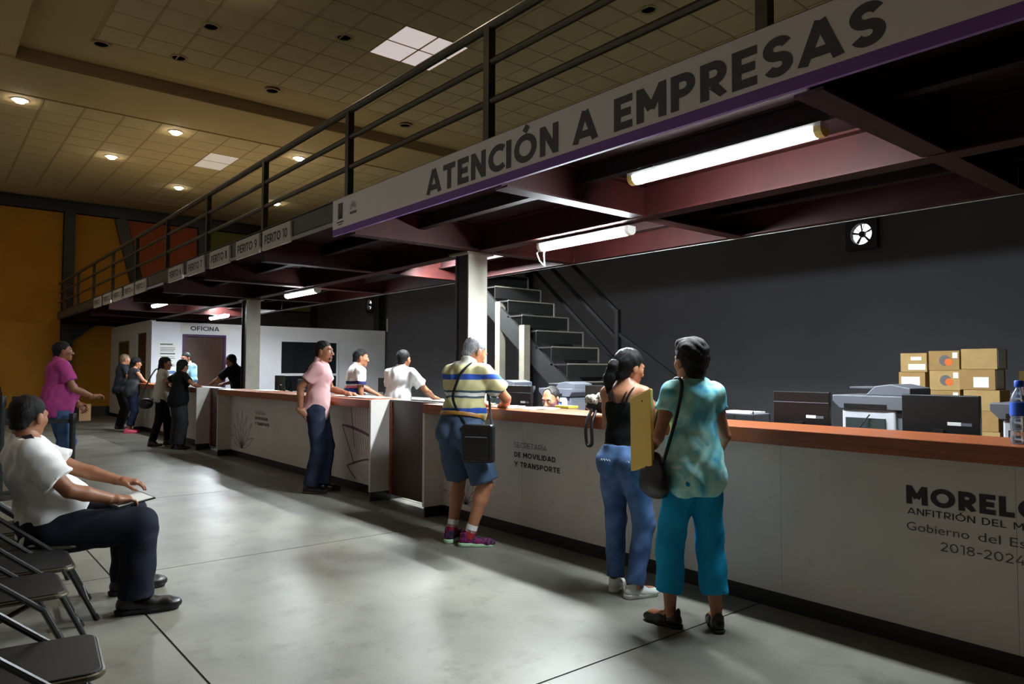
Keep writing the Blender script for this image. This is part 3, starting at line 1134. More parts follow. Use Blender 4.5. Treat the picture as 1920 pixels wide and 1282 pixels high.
def counter(name, x0, x1, label):
    t = thing(name, label, 'counter', (x0, CY0, 0))
    L_ = x1 - x0
    d = CYR - CY0
    D = CY1 - CY0
    p = MB()
    p.box(0, 0.035, 0, D, 0.1, CH - 0.09)
    p.build('side_panel', M_white, t, bevel=0.002)
    top_x1 = L_ - 0.035
    p = MB()
    p.box(L_ - 0.035, L_, 0, D, 0.1, CH)
    p.build('side_panel', M_white, t, bevel=0.002)
    n = max(2, int(round(L_ / 1.25)))
    for k in range(n):
        a, b = 0.035 + (L_ - 0.07) * k / n, 0.035 + (L_ - 0.07) * (k + 1) / n
        box('front_panel', M_white, t, a + 0.0008, b - 0.0008, d, d + 0.025, 0.1, CH - 0.09)
    k_ = MB()
    k_.box(0.012, 0.032, 0.012, D - 0.02, 0, 0.1)
    k_.box(L_ - 0.032, L_ - 0.012, 0.012, D - 0.02, 0, 0.1)
    k_.box(0.032, L_ - 0.032, d + 0.012, d + 0.03, 0, 0.1)
    k_.build('kickplate', M_kick, t)
    MB().box(0, top_x1, 0, D, CH - 0.09, CH).build('worktop', M_wood, t, bevel=0.004)
    return t


c1 = counter('service_counter', -18.2, -13.34, 'white service counter with a wooden top at the far end near the office')
c2 = counter('service_counter', -12.2, -7.0, 'white service counter with a wooden top behind the man in pink')
c3 = counter('service_counter', -5.96, 1.3, 'white service counter with a wooden top in the foreground')


def gate(x0, x1, label):
    t = thing('counter_gate', label, 'gate', (x0, CYR + 0.02, 0))
    L_ = x1 - x0
    MB().box(0.004, L_ - 0.004, 0, 0.03, 0.06, CH - 0.012).build('panel', M_brown, t)
    MB().box(0.004, 0.05, -0.012, 0.0, 0.06, CH - 0.012).build('edge_strip', M_wood, t)
    MB().box(0.004, L_ - 0.004, -0.012, 0.045, CH - 0.02, CH).build('cap', M_brown, t)


gate(-7.0, -5.96, 'dark brown gate between the foreground counter and the next one')
gate(-13.34, -12.2, 'dark brown gate beside the far counter, by the second column')


# printed texts and line-art agaves on counter fronts
def secretaria(t, x, z, s):
    d = CYR - CY0 - 0.001
    strokes('SECRETARÍA', 0.042 * s, M_print2, t, (x, d, z), FWT, UP, bold=.10, fit=0.40 * s)
    strokes('DE MOVILIDAD', 0.042 * s, M_print, t, (x, d, z - 0.078 * s), FWT, UP, bold=.21, fit=0.50 * s)
    strokes('Y TRANSPORTE', 0.042 * s, M_print, t, (x, d, z - 0.156 * s), FWT, UP, bold=.21, fit=0.55 * s)


secretaria(c3, 1.13, 0.755, 1.05)
secretaria(c2, 1.13, 0.735, 1.05)
secretaria(c1, 1.1, 0.735, 1.05)
d_ = CYR - CY0 - 0.001
strokes('MORELOS', 0.095, M_print, c3, (4.34, d_, 0.735), FWT, UP, bold=.25, fit=0.70)
strokes('ANFITRIÓN DEL MUNDO', 0.034, M_print, c3, (4.345, d_, 0.682), FWT, UP, bold=.14, gap=.16, fit=0.69)
for wd_, x_, f_ in (('Gobierno', 4.34, .29), ('del', 4.668, .095), ('Estado', 4.80, .22)):
    text(wd_, 0.045, M_print2, c3, (x_, d_, 0.60), FWT, UP, fit=f_)
strokes('2018-2024', 0.045, M_print2, c3, (4.50, d_, 0.52), FWT, UP, bold=.12, gap=.16, fit=0.36)


def agave(t, x, z, s, seed, nl=9, wide=0.5, m=None):
    r_ = random.Random(seed)
    q = MB()
    d = CYR - CY0 - 0.0005
    for k in range(nl):
        a = PI * (0.5 + wide * (k / (nl - 1) - 0.5) * 1.7)
        L_ = s * r_.uniform(0.75, 1.0)
        c_, s_ = math.cos(a), math.sin(a)
        for sg_ in (-1, 1):
            pts = []
            for i in range(7):
                u = i / 6
                off = sg_ * 0.085 * s * math.sin(PI * u) * (1 - 0.3 * u)
                pts.append((L_ * u * c_ - off * s_, L_ * u * s_ + off * c_))
            q.ribbon(pts, 0.008 * s / 0.6, (x, d, z), FWT, UP, 0.001)
        q.ribbon([(0, 0), (L_ * 0.55 * c_, L_ * 0.55 * s_)], 0.004, (x, d, z), FWT, UP, 0.001)
    q.build('agave_drawing', m or M_mauve, t)


agave(c2, 0.55, 0.16, 0.68, 3, 7, 0.45)
agave(c1, 1.0, 0.16, 0.60, 5, 7, 0.5)
agave(c3, 0.42, 0.16, 0.40, 9, 7, 0.5)
# large cropped leaves at the right end of the middle counter
q = MB()
ox = 3.98
W_ = 0.020


def rb(pts, w):
    q.ribbon(pts, w, (ox, d_ + 0.0005, 0), FWT, UP, 0.001)


rb([(0.32, 0.98), (0.35, 0.86), (0.38, 0.70), (0.43, 0.50)], 0.016)
rb([(0.10, 0.75), (0.38, 0.73), (0.66, 0.69), (0.98, 0.62)], [0.02, 0.034, 0.034, 0.02])
rb([(0.10, 0.75), (0.22, 0.58), (0.34, 0.42), (0.42, 0.30)], 0.018)
rb([(0.24, 0.27), (0.45, 0.33), (0.70, 0.385), (0.98, 0.40)], [0.02, 0.026, 0.02, 0.016])
rb([(0.24, 0.27), (0.34, 0.20), (0.46, 0.14)], 0.02)
rb([(0.78, 0.98), (0.90, 0.93), (1.0, 0.88)], 0.018)
rb([(0.84, 0.66), (0.92, 0.52), (0.96, 0.42)], 0.012)
for k in range(9):
    x_ = 0.45 + 0.058 * k
    rb([(x_, 0.97), (x_ - 0.01, 0.80), (x_ + 0.02, 0.72)], 0.003)
    rb([(x_, 0.68 - 0.012 * k), (x_ + 0.02, 0.55), (x_ + 0.05, 0.42)], 0.003)
    rb([(0.44 + 0.055 * k, 0.33), (0.55 + 0.05 * k, 0.22), (0.68 + 0.036 * k, 0.14)], 0.003)
q.build('agave_drawing', M_mauve, c2)

# staff desks behind the counters (lower)
M_desk = mat('grey_desk', (120, 116, 112), rough=0.5)


def desk(x0, x1, label, y0=4.36, y1=5.0):
    t = thing('staff_desk', label, 'desk', (x0, y0, 0))
    L_, D = x1 - x0, y1 - y0
    MB().box(0, L_, 0, D, 0.72, 0.75).build('desktop', M_desk, t, bevel=0.003)
    for a in (0.02, L_ - 0.05):
        MB().box(a, a + 0.03, 0.03, D - 0.03, 0, 0.72).build('side_panel', M_desk, t)
    MB().box(0.05, L_ - 0.05, 0.04, 0.06, 0.25, 0.72).build('modesty_panel', M_desk, t)


desk(-5.85, -3.4, 'staff desk behind the foreground counter, by the stairs', 4.34, 4.86)
desk(-7.4, -5.4, 'back desk carrying two grey printers by the stairs', 5.42, 5.9)
desk(-3.3, -0.3, 'staff desk with printers behind the foreground counter', 4.34, 5.2)
desk(-12.0, -10.8, 'staff desk behind the middle counter, near the column', 4.76, 5.45)

desk(-13.0, -12.1, 'small desk beside the second column', 4.78, 5.3)
desk(-18.0, -15.2, 'staff desk behind the far counter', 4.95, 5.5)


def monitor(x, y, zt, w, label, rot=0.0, seam=False, h=0.30, base=0.75):
    t = thing('monitor', label, 'monitor', (x, y, base), rot)
    H_ = zt - base
    z0 = H_ - h
    b = MB()
    b.box(-w / 2, w / 2, 0.0, 0.03, z0, H_)
    b.build('casing', M_screen, t, bevel=0.006)
    MB().box(-w / 2 + 0.012, w / 2 - 0.012, 0.03, 0.032, z0 + 0.012, H_ - 0.012).build('screen', mat('lit_screen', (70, 80, 92), rough=0.2), t)
    if seam:
        MB().box(-w / 2 + 0.006, w / 2 - 0.006, -0.003, 0.001, H_ - 0.075, H_ - 0.07).build('seam', M_pgrey, t)
    MB().box(-0.03, 0.03, -0.03, -0.005, 0.02, z0 + 0.1).build('stand_neck', M_black, t)
    MB().box(-0.11, 0.11, -0.09, 0.09, 0.0, 0.018).build('stand_base', M_black, t, bevel=0.004)
    MB().box(w * 0.10, w * 0.27, -0.002, 0.0, H_ - 0.175, H_ - 0.155).build('sticker', M_paper, t)
    MB().box(w * 0.28, w * 0.40, -0.002, 0.0, H_ - 0.175, H_ - 0.158).build('port_plate', M_pgrey, t)
    return t


monitor(-2.52, 4.58, 1.285, 0.40, 'black monitor seen from behind, left of the first printer', seam=True)
monitor(-1.68, 4.62, 1.285, 0.42, 'black monitor seen from behind, between the two printers')
monitor(-5.62, 4.70, 1.265, 0.40, 'black monitor behind the counter, left of the balding clerk', seam=True)
monitor(-4.52, 4.75, 1.285, 0.40, 'black monitor behind the counter, right of the balding clerk')
monitor(-12.55, 4.95, 1.31, 0.42, 'black monitor right of the second column, tallest there')
monitor(-11.9, 5.1, 1.25, 0.42, 'black monitor between the seated woman and the man in pink')
monitor(-10.38, 5.36, 1.27, 0.42, 'black monitor behind the middle counter, right of the man in pink', base=1.03, h=.2)
cbn = thing('low_cabinet', 'grey waist-high cabinet the two clerks in white lean on', 'cabinet', (-10.7, 5.06, 0))
MB().box(0, 3.2, 0, .45, .05, 1.0).build('body', M_desk, cbn)
MB().box(-.01, 3.21, -.01, .46, 1.0, 1.03).build('top', M_desk, cbn, bevel=.004)
for k in range(4):
    dr = box('door', M_desk, cbn, .02 + .8 * k, .78 + .8 * k, -.018, 0, .08, .98, .003)
    MB().tube([(.70 + .8 * k, -.02, .75), (.70 + .8 * k, -.045, .75), (.70 + .8 * k, -.045, .87), (.70 + .8 * k, -.02, .87)], .006, 6).build('handle', M_steel, dr)
box('plinth', M_kick, cbn, .02, 3.18, .02, .43, 0, .05)
monitor(-9.50, 5.38, 1.30, 0.5, 'black monitor between the two clerks in white shirts', base=1.03, h=.22)
monitor(-7.75, 5.40, 1.29, 0.42, 'black monitor left of the man in the striped shirt', base=1.03, h=.22)


def printer(x, y, zt, label, s=1.0, rot=0.0):
    t = thing('printer', label, 'printer', (x, y, 0.75), rot)
    H_ = zt - 0.75
    w, d = 0.44 * s, 0.42 * s
    zb = H_ - 0.17 * s
    b = MB()
    b.box(-w / 2 + 0.03, w / 2 - 0.07, -d / 2 + 0.01, d / 2 - 0.02, 0.0, zb)
    b.build('body', M_pwhite, t, bevel=0.012)
    MB().box(w / 2 - 0.075, w / 2 - 0.02, -d / 2 + 0.03, d / 2 - 0.02, 0.0, zb - 0.01).build('side_panel', M_pgrey, t, bevel=0.01)
    MB().box(-w / 2 + 0.06, w / 2 - 0.13, -d / 2 - 0.004, -d / 2 + 0.012, zb - 0.125, zb - 0.055).build('rear_slot', M_pslot, t)
    MB().box(-w / 2 + 0.05, w / 2 - 0.12, -d / 2 - 0.002, -d / 2 + 0.012, zb - 0.18, zb - 0.14).build('label_plate', M_paper, t)
    sc = MB()
    sc.prism([(-w / 2 + 0.02, zb), (w / 2 - 0.02, zb), (w / 2 + 0.02, zb + 0.05 * s), (w / 2 + 0.02, zb + 0.09 * s), (-w / 2 - 0.03, zb + 0.09 * s), (-w / 2 - 0.03, zb + 0.05 * s)],
             (0, d / 2, 0), (1, 0, 0), (0, 0, 1), d)
    sc.build('scanner', M_pgrey, t, bevel=0.006)
    MB().box(-w / 2 + 0.05, w / 2 - 0.12, -d / 2 - 0.006, -d / 2, zb + 0.01, zb + 0.035).build('gap', M_black, t)
    ad = MB()
    ad.prism([(-w / 2 + 0.16, zb + 0.09 * s), (w / 2, zb + 0.09 * s), (w / 2, zb + 0.14 * s), (w / 2 - 0.12, zb + 0.165 * s), (-w / 2 + 0.22, zb + 0.15 * s)],
             (0, d / 2 - 0.04, 0), (1, 0, 0), (0, 0, 1), d - 0.1)
    ad.build('document_feeder', M_pgrey, t, bevel=0.006)
    MB().box(-w / 2 + 0.05, -w / 2 + 0.2, -d / 2 + 0.08, d / 2 - 0.08, zb + 0.135 * s, zb + 0.145 * s).build('feed_tray', M_pgrey, t)
    c = MB()
    c.tube([(0.0, -d / 2 - 0.01, zb - 0.03), (-0.03, -d / 2 - 0.03, zb - 0.08), (-0.09, -d / 2 - 0.02, zb - 0.16), (-0.1, -d / 2 - 0.01, 0.02)], 0.005, 6)
    c.build('power_cable', M_black, t)
    return t


printer(-2.13, 4.95, 1.345, 'white and grey multifunction printer between the two black monitors')
printer(-1.16, 4.78, 1.33, 'white and grey printer partly hidden by the water bottle')
printer(-5.92, 5.68, 1.30, 'grey printer behind the head of the balding clerk', rot=0.1)
printer(-6.95, 5.68, 1.305, 'grey printer beside the arm of the man in the striped shirt', rot=0.1)



tr = thing('letter_tray', 'grey letter trays on the desk left of the first monitor', 'tray', (-2.98, 4.62, .75))
for k in range(3):
    z_ = .10 + .13 * k
    MB().box(-.15, .15, -.11, .11, z_, z_ + .008).build('tray', M_pgrey, tr)
    MB().box(-.13, .12, -.10, .09, z_ + .008, z_ + .02).build('papers', M_paper, tr)
for ax in (-.145, .145):
    for ay in (-.105, .105):
        MB().tube([(ax, ay, 0), (ax, ay, .39)], .005, 6).build('post', M_dsteel, tr)

# cardboard boxes: stack behind the desks
def carton(x, y, z, w, d, h, label, rot=0, mark=0, m=None):
    t = thing('cardboard_box', label, 'box', (x, y, z), rot)
    MB().box(-w / 2, w / 2, 0, d, 0.001, h - 0.001).build('carton', m or M_card, t, bevel=0.004)
    MB().box(-w / 2 + 0.001, w / 2 - 0.001, d * 0.47, d * 0.53, h - 0.001, h + 0.0005).build('tape', M_card2, t)
    if mark == 1:      # round two-colour mark
        q = MB()
        n = 20
        q.prism([(0.055 * math.cos(2 * PI * k / n), 0.055 * math.sin(2 * PI * k / n)) for k in range(n)], (0.01, -0.0005, h * 0.5), (1, 0, 0), (0, 0, 1), 0.001)
        q.build('round_mark', M_print2, t)
        q = MB()
        q.prism([(0.038 * math.cos(2 * PI * k / n), 0.038 * math.sin(2 * PI * k / n)) for k in range(n)], (0.045, -0.0016, h * 0.42), (1, 0, 0), (0, 0, 1), 0.001)
        q.build('orange_mark', M_orange, t)
    if mark in (2, 1):
        MB().box(w * 0.28, w * 0.44, -0.0022, -0.0005, h * 0.62, h * 0.9).build('label_sticker', M_paper, t)
    if mark == 3:
        MB().box(-w * 0.2, w * 0.44, -0.002, -0.0005, h * 0.12, h * 0.42).build('label_sticker', M_paper, t)
        MB().box(-w * 0.1, w * 0.3, -0.0032, -0.002, h * 0.62, h * 0.8).build('label_sticker', M_paper, t)
    if mark == 4:
        MB().box(-w * 0.4, w * 0.3, -0.002, -0.0005, h * 0.2, h * 0.75).build('label_sticker', M_paper, t)
    if mark == 5:
        MB().box(-w * 0.1, w * 0.32, -0.002, -0.0005, h * 0.12, h * 0.62).build('label_sticker', M_paper, t)
    return t


bh = 0.188
rows = ['top', 'second', 'third', 'fourth', 'fifth', 'sixth', 'seventh', 'lowest']
z_top = 1.64
for c_i, (xc, wb_, nm, dz) in enumerate([(-3.225, 0.265, 'left', -0.02), (-2.93, 0.29, 'middle', 0.0), (-2.61, 0.32, 'right', 0.015)]):
    n = 8
    for r_i in range(n):
        z = (n - 1 - r_i) * (z_top + dz) / n
        h = (z_top + dz) / n
        mk = {(0, 0): 3, (0, 1): 4, (0, 2): 1, (1, 0): 1, (1, 1): 1, (1, 2): 1, (2, 1): 5, (2, 0): 0}.get((c_i, r_i), 0)
        if r_i > 5:
            pass
        jx = [0.0, -0.02, 0.015, 0.0, 0.01, 0, 0, 0][r_i] if c_i != 1 else 0.004 * (r_i % 2)
        t = carton(xc + jx, 8.2, z, wb_, 0.3, h, '%s cardboard box in the %s stack by the charcoal wall' % (rows[r_i], nm), 0, mk, M_card if (r_i + c_i) % 2 else M_card2)
        if c_i == 2 and r_i < 2:
            MB().box(wb_ / 2, wb_ / 2 + 0.003, 0.02, 0.24, h * 0.05, h * 0.97).build('side_label', M_paper, t)
for k in range(7):
    carton(-2.26, 8.62, k * 0.205, 0.26, 0.3, 0.205, ('%s cardboard box in the shaded stack right of the others' % ['lowest', 'sixth', 'fifth', 'fourth', 'third', 'second', 'topmost'][k]), 0, 0, M_card)

# bottle on the counter
bt = thing('water_bottle', 'clear plastic water bottle with a blue cap at the right edge', 'bottle', (-1.09, 3.93, CH))
MB().lathe([(0.034, 0), (0.038, 0.01), (0.038, 0.05), (0.035, 0.06), (0.038, 0.07), (0.038, 0.11), (0.035, 0.12), (0.038, 0.13), (0.038, 0.19), (0.03, 0.225), (0.016, 0.25), (0.014, 0.265)], n=24).build('bottle_body', M_bottle, bt, smooth=True)
MB().lathe([(0.0385, 0.13), (0.0388, 0.135), (0.0388, 0.185), (0.0385, 0.19)], n=24).build('wrapper', M_blue, bt, smooth=True)
MB().lathe([(0.018, 0.262), (0.019, 0.266), (0.019, 0.288), (0.016, 0.292)], n=20).build('cap', M_blue, bt, smooth=True)


# papers
def papers(x, y, z, w, d, rot, label, n=3, nm='paper_sheets'):
    t = thing(nm, label, 'paper', (x, y, z), rot)
    for k in range(n):
        a = random.uniform(-0.15, 0.15)
        o = MB().box(-w / 2, w / 2, -d / 2, d / 2, 0.0005, 0.0025).build('sheet', M_paper, t)
        o.location = (random.uniform(-0.02, 0.02), random.uniform(-0.02, 0.02), 0.0026 * k)
        o.rotation_euler = (0, 0, a)
    return t


papers(-5.02, 4.05, CH, 0.30, 0.22, 0.2, 'white papers on the counter in front of the man in the striped shirt', 5)
papers(-4.62, 4.1, CH, 0.30, 0.22, -0.2, 'white papers lying on the counter near the balding clerk', 4)
papers(-7.62, 4.08, CH, 0.5, 0.3, 0.0, 'white papers at the end of the middle counter', 5)
papers(-8.15, 4.1, CH, 0.3, 0.22, 0.3, 'open booklet on the middle counter by the leaning clerk', 4)
papers(-10.9, 4.1, CH, 0.5, 0.25, 0.05, 'white papers along the middle counter left of the man in pink', 4)
papers(-5.6, 4.12, CH, 0.36, 0.24, 0.1, 'white papers on the left end of the foreground counter', 5)
papers(-13.9, 4.0, CH, 0.5, 0.3, 0.0, 'white papers on the far counter under the dark-shirted clerk', 3)
ph = thing('notepad', 'yellow-topped notepad on the desk beside the balding clerk', 'notepad', (-4.83, 4.62, 0.75))
MB().box(-0.09, 0.09, -0.06, 0.06, 0, 0.33).build('pad_holder', M_card2, ph)
MB().box(-0.092, 0.092, -0.062, 0.062, 0.33, 0.345).build('yellow_pad', mat('yellow_pad', (220, 206, 60), rough=0.7), ph)

# ================================================================== PEOPLE
def V(*a):
    return np.array(a, float)


def unit(v):
    return v / (np.linalg.norm(v) + 1e-9)


def surface_nets(F, org, h):
    nx, ny, nz = F.shape
    cs = [(i, j, k) for i in (0, 1) for j in (0, 1) for k in (0, 1)]
    S = F < 0
    cnt = np.zeros((nx - 1, ny - 1, nz - 1), np.int8)
    for i, j, k in cs:
        cnt += S[i:nx - 1 + i, j:ny - 1 + j, k:nz - 1 + k]
    mask = (cnt > 0) & (cnt < 8)
    cells = np.argwhere(mask)
    idx = -np.ones(mask.shape, np.int64)
    idx[mask] = np.arange(len(cells))
    acc = np.zeros((len(cells), 3))
    num = np.zeros(len(cells))
    vals = {c: F[cells[:, 0] + c[0], cells[:, 1] + c[1], cells[:, 2] + c[2]] for c in cs}
    for a in cs:
        for ax in range(3):
            if a[ax] == 0:
                b = list(a)
                b[ax] = 1
                b = tuple(b)
                fa, fb = vals[a], vals[b]
                x = (fa < 0) != (fb < 0)
                t = fa[x] / (fa[x] - fb[x])
                p = np.repeat(np.array([a], float), x.sum(), 0)
                p[:, ax] += t
                acc[x] += p
                num[x] += 1
    verts = (cells + acc / num[:, None]) * h + org
    quads = []
    for ax in range(3):
        o1, o2 = (ax + 1) % 3, (ax + 2) % 3
        sl0 = [slice(None)] * 3
        sl1 = [slice(None)] * 3
        sl0[ax] = slice(0, -1)
        sl1[ax] = slice(1, None)
        A, B = S[tuple(sl0)], S[tuple(sl1)]
        for flip, m in ((False, A & ~B), (True, ~A & B)):
            e = np.argwhere(m)
            e = e[(e[:, o1] > 0) & (e[:, o2] > 0) & (e[:, o1] < F.shape[o1] - 1) & (e[:, o2] < F.shape[o2] - 1)]
            if not len(e):
                continue
            q = []
            for d1, d2 in ((0, 0), (-1, 0), (-1, -1), (0, -1)):
                c = e.copy()
                c[:, o1] += d1
                c[:, o2] += d2
                q.append(idx[c[:, 0], c[:, 1], c[:, 2]])
            q = np.stack(q, 1)
            if flip:
                q = q[:, ::-1]
            quads.append(q)
    quads = np.concatenate(quads) if quads else np.zeros((0, 4), int)
    quads = quads[(quads >= 0).all(1)]
    return verts, quads


# primitives: dict(kind, bbox fn, eval fn)
def cone(a, b, ra, rb, k=0.02, cut=None, flat=None):
    return dict(t='cone', a=np.asarray(a, float), b=np.asarray(b, float), ra=ra, rb=rb, k=k, cut=cut, flat=flat)


def ell(c, r, R=None, k=0.03, cut=None):
    return dict(t='ell', c=np.asarray(c, float), r=np.asarray(r, float), R=np.eye(3) if R is None else R, k=k, cut=cut)


def p_bbox(p):
    if p['t'] == 'cone':
        m = max(p['ra'], p['rb']) * (p['flat'][1] if p['flat'] else 1.0)
        return np.minimum(p['a'], p['b']) - m, np.maximum(p['a'], p['b']) + m
    e = np.sqrt(((p['R'].T * p['r'][None, :]) ** 2).sum(1)) if False else np.full(3, p['r'].max())
    return p['c'] - e, p['c'] + e


def p_eval(p, P, infl=0.0):
    if p['t'] == 'cone':
        ab = p['b'] - p['a']
        q = P - p['a']
        t = np.clip((q @ ab) / (ab @ ab + 1e-12), 0, 1)
        w = q - t[..., None] * ab
        if p['flat']:
            ax, s = p['flat']
            comp = w @ ax
            w = w - comp[..., None] * ax * (1 - 1 / s)
        d = np.sqrt((w * w).sum(-1)) - (p['ra'] + (p['rb'] - p['ra']) * t) - infl
    else:
        q = (P - p['c']) @ p['R'].T
        r = p['r'] + infl
        k0 = np.sqrt(((q / r) ** 2).sum(-1))
        k1 = np.sqrt(((q / (r * r)) ** 2).sum(-1)) + 1e-9
        d = k0 * (k0 - 1) / k1
    if p['cut']:
        for pt, n in p['cut']:
            d = np.maximum(d, (P - pt) @ n)
    return d


def smin(a, b, k):
    h = np.clip(0.5 + 0.5 * (b - a) / k, 0, 1)
    return b + (a - b) * h - k * h * (1 - h)


def sdf_mesh(prims, h, infl=0.0, wrinkle=None, sub=None, post=None, pad=0.03):
    lo = np.min([p_bbox(p)[0] for p in prims], 0) - pad - infl
    hi = np.max([p_bbox(p)[1] for p in prims], 0) + pad + infl
    n = np.ceil((hi - lo) / h).astype(int) + 2
    F = np.full(n, 0.5)
    axs = [lo[i] + h * np.arange(n[i]) for i in range(3)]

    def block(p, mg):
        a, b = p_bbox(p)
        i0 = np.maximum(np.floor((a - mg - lo) / h).astype(int), 0)
        i1 = np.minimum(np.ceil((b + mg - lo) / h).astype(int) + 1, n)
        sl = tuple(slice(i0[k], i1[k]) for k in range(3))
        G = np.stack(np.meshgrid(*[axs[k][sl[k]] for k in range(3)], indexing='ij'), -1)
        return sl, G
    for p in prims:
        sl, G = block(p, 0.04 + infl + p['k'])
        d = p_eval(p, G, infl)
        F[sl] = smin(F[sl], d, p['k']) if p['k'] > 0 else np.minimum(F[sl], d)
    for p in (sub or []):
        sl, G = block(p, 0.03)
        d = p_eval(p, G)
        F[sl] = -smin(-F[sl], d, p['k'])
    if wrinkle or post:
        near = np.abs(F) < 0.06
        I = np.argwhere(near)
        P = lo + I * h
        d = F[near]
        if wrinkle:
            amp, fr = wrinkle
            x, y, z = P[:, 0], P[:, 1], P[:, 2]
            w = np.sin(fr * (z + 0.35 * x) + 2.2 * np.sin(fr * 0.45 * x + 1.3) + 1.7 * np.sin(fr * 0.4 * y)) \
                + 0.7 * np.sin(fr * 1.9 * (x - 0.5 * z) + 2.0 * np.sin(fr * 0.6 * z) + fr * y)
            d = d + amp * w * 0.5
        if post:
            d = post(P, d)
        F[near] = d
    return surface_nets(F, lo, h)


def poly_obj(name, verts, quads, mats, parent, mi=None):
    me = bpy.data.meshes.new(name)
    nv, nf = len(verts), len(quads)
    me.vertices.add(nv)
    me.vertices.foreach_set('co', np.asarray(verts, np.float32).ravel())
    me.loops.add(nf * 4)
    me.loops.foreach_set('vertex_index', np.asarray(quads, np.int32).ravel())
    me.polygons.add(nf)
    me.polygons.foreach_set('loop_start', np.arange(0, nf * 4, 4, dtype=np.int32))
    me.polygons.foreach_set('use_smooth', np.ones(nf, bool))
    if not isinstance(mats, (list, tuple)):
        mats = [mats]
    for m in mats:
        me.materials.append(m)
    if mi is not None:
        me.polygons.foreach_set('material_index', np.asarray(mi, np.int32))
    me.update(calc_edges=True)
    me.validate()
    o = bpy.data.objects.new(name, me)
    return link(o, parent)


CACHE = {}


def head_mesh(h=0.0042, fem=False):
    key = ('head', h, fem)
    if key in CACHE:
        return CACHE[key]
    pr = [ell((0, -.012, .030), (.074, .092, .082), k=.02), ell((0, .028, -.022), (.062, .062, .083), k=.03),
          ell((0, .033, -.078), (.047 if not fem else .043, .05, .042), k=.03), ell((0, .076, -.103), (.02, .016, .017), k=.02),
          ell((.040, .058, -.022), (.022, .022, .02), k=.03), ell((-.040, .058, -.022), (.022, .022, .02), k=.03),
          cone((-.036, .080, .020), (.036, .080, .020), .013, .013, k=.02),
          cone((0, .086, .008), (0, .110, -.034), .009, .0135, k=.015), ell((.012, .098, -.038), (.009, .010, .008), k=.01), ell((-.012, .098, -.038), (.009, .010, .008), k=.01),
          ell((0, .087, -.064), (.024, .012, .007), k=.008), ell((0, .086, -.075), (.02, .012, .008), k=.008)]
    for s in (-1, 1):
        R = np.array(Matrix.Rotation(0.25 * s, 3, 'Z'))
        pr.append(ell((s * .079, -.008, -.012), (.009, .021, .033), R, k=.008))
    pr.append(cone((0, -.012, -.05), (0, -.03, -.15), .055, .056, k=.03))
    sub = [ell((s * .032, .093, .000), (.017, .013, .010), k=.012) for s in (-1, 1)]
    v, q = sdf_mesh(pr, h, sub=sub, pad=.02)
    c = v[q].mean(1)
    mi = np.zeros(len(q), int)
    lips = (np.abs(c[:, 0]) < .023) & (c[:, 1] > .088) & (c[:, 2] > -.082) & (c[:, 2] < -.058)
    mi[lips] = 1
    brow = (np.abs(np.abs(c[:, 0]) - .031) < .016) & (c[:, 1] > .072) & (np.abs(c[:, 2] - .023) < .0042)
    mi[brow] = 2
    # eyeballs
    ev, eq, em = [], [], []
    for s in (-1, 1):
        b = len(v) + sum(len(x) for x in ev)
        vv, qq = sdf_mesh([ell((s * .032, .081, .0), (.0125, .0125, .0125), k=0)], .004, pad=.01)
        cc = vv[qq].mean(1)
        mm = np.where(np.hypot(cc[:, 0] - s * .032, cc[:, 2]) < .0055, 4, 3)
        ev.append(vv)
        eq.append(qq + b)
        em.append(mm)
    v = np.concatenate([v] + ev)
    q = np.concatenate([q] + eq)
    mi = np.concatenate([mi] + em)
    CACHE[key] = (v, q, mi)
    return CACHE[key]


def hand_mesh(curl, h=0.0034):
    key = ('hand', curl, h)
    if key in CACHE:
        return CACHE[key]
    pr = [cone((0, -.03, 0), (0, .01, 0), .026, .026, k=.01, flat=(V(1, 0, 0), 1.15)),
          cone((0, .012, 0), (0, .078, -.002), .024, .024, k=.02, flat=(V(1, 0, 0), 1.65)), ell((.022, .03, -.006), (.02, .03, .016), k=.015)]
    for p in pr[1:2]:
        p['ra'] = p['rb'] = .0215
    for x, ln, r in ((-.031, .060, .0078), (-.0105, .074, .0086), (.0105, .080, .009), (.031, .072, .0088)):
        p = V(x, .080, -.001)
        ang = 0.12 + curl * 0.35
        for f, sc in ((.46, 1.0), (.30, .92), (.24, .82)):
            d = V(x * 0.9, math.cos(ang), -math.sin(ang))
            d = unit(d)
            e = p + d * ln * f
            pr.append(cone(p, e, r * sc, r * sc * .93, k=.004))
            p = e
            ang += curl * 0.75
    a = V(.034, .020, -.006)
    b = a + V(.022, .030, -.012)
    c = b + V(.006 - .01 * curl, .026, -.008 - .014 * curl)
    d = c + V(.0 - .012 * curl, .022, -.004 - .01 * curl)
    pr += [cone(a, b, .014, .012, k=.012), cone(b, c, .0115, .0105, k=.004), cone(c, d, .0105, .009, k=.004)]
    v, q = sdf_mesh(pr, h, pad=.012)
    CACHE[key] = (v, q)
    return CACHE[key]


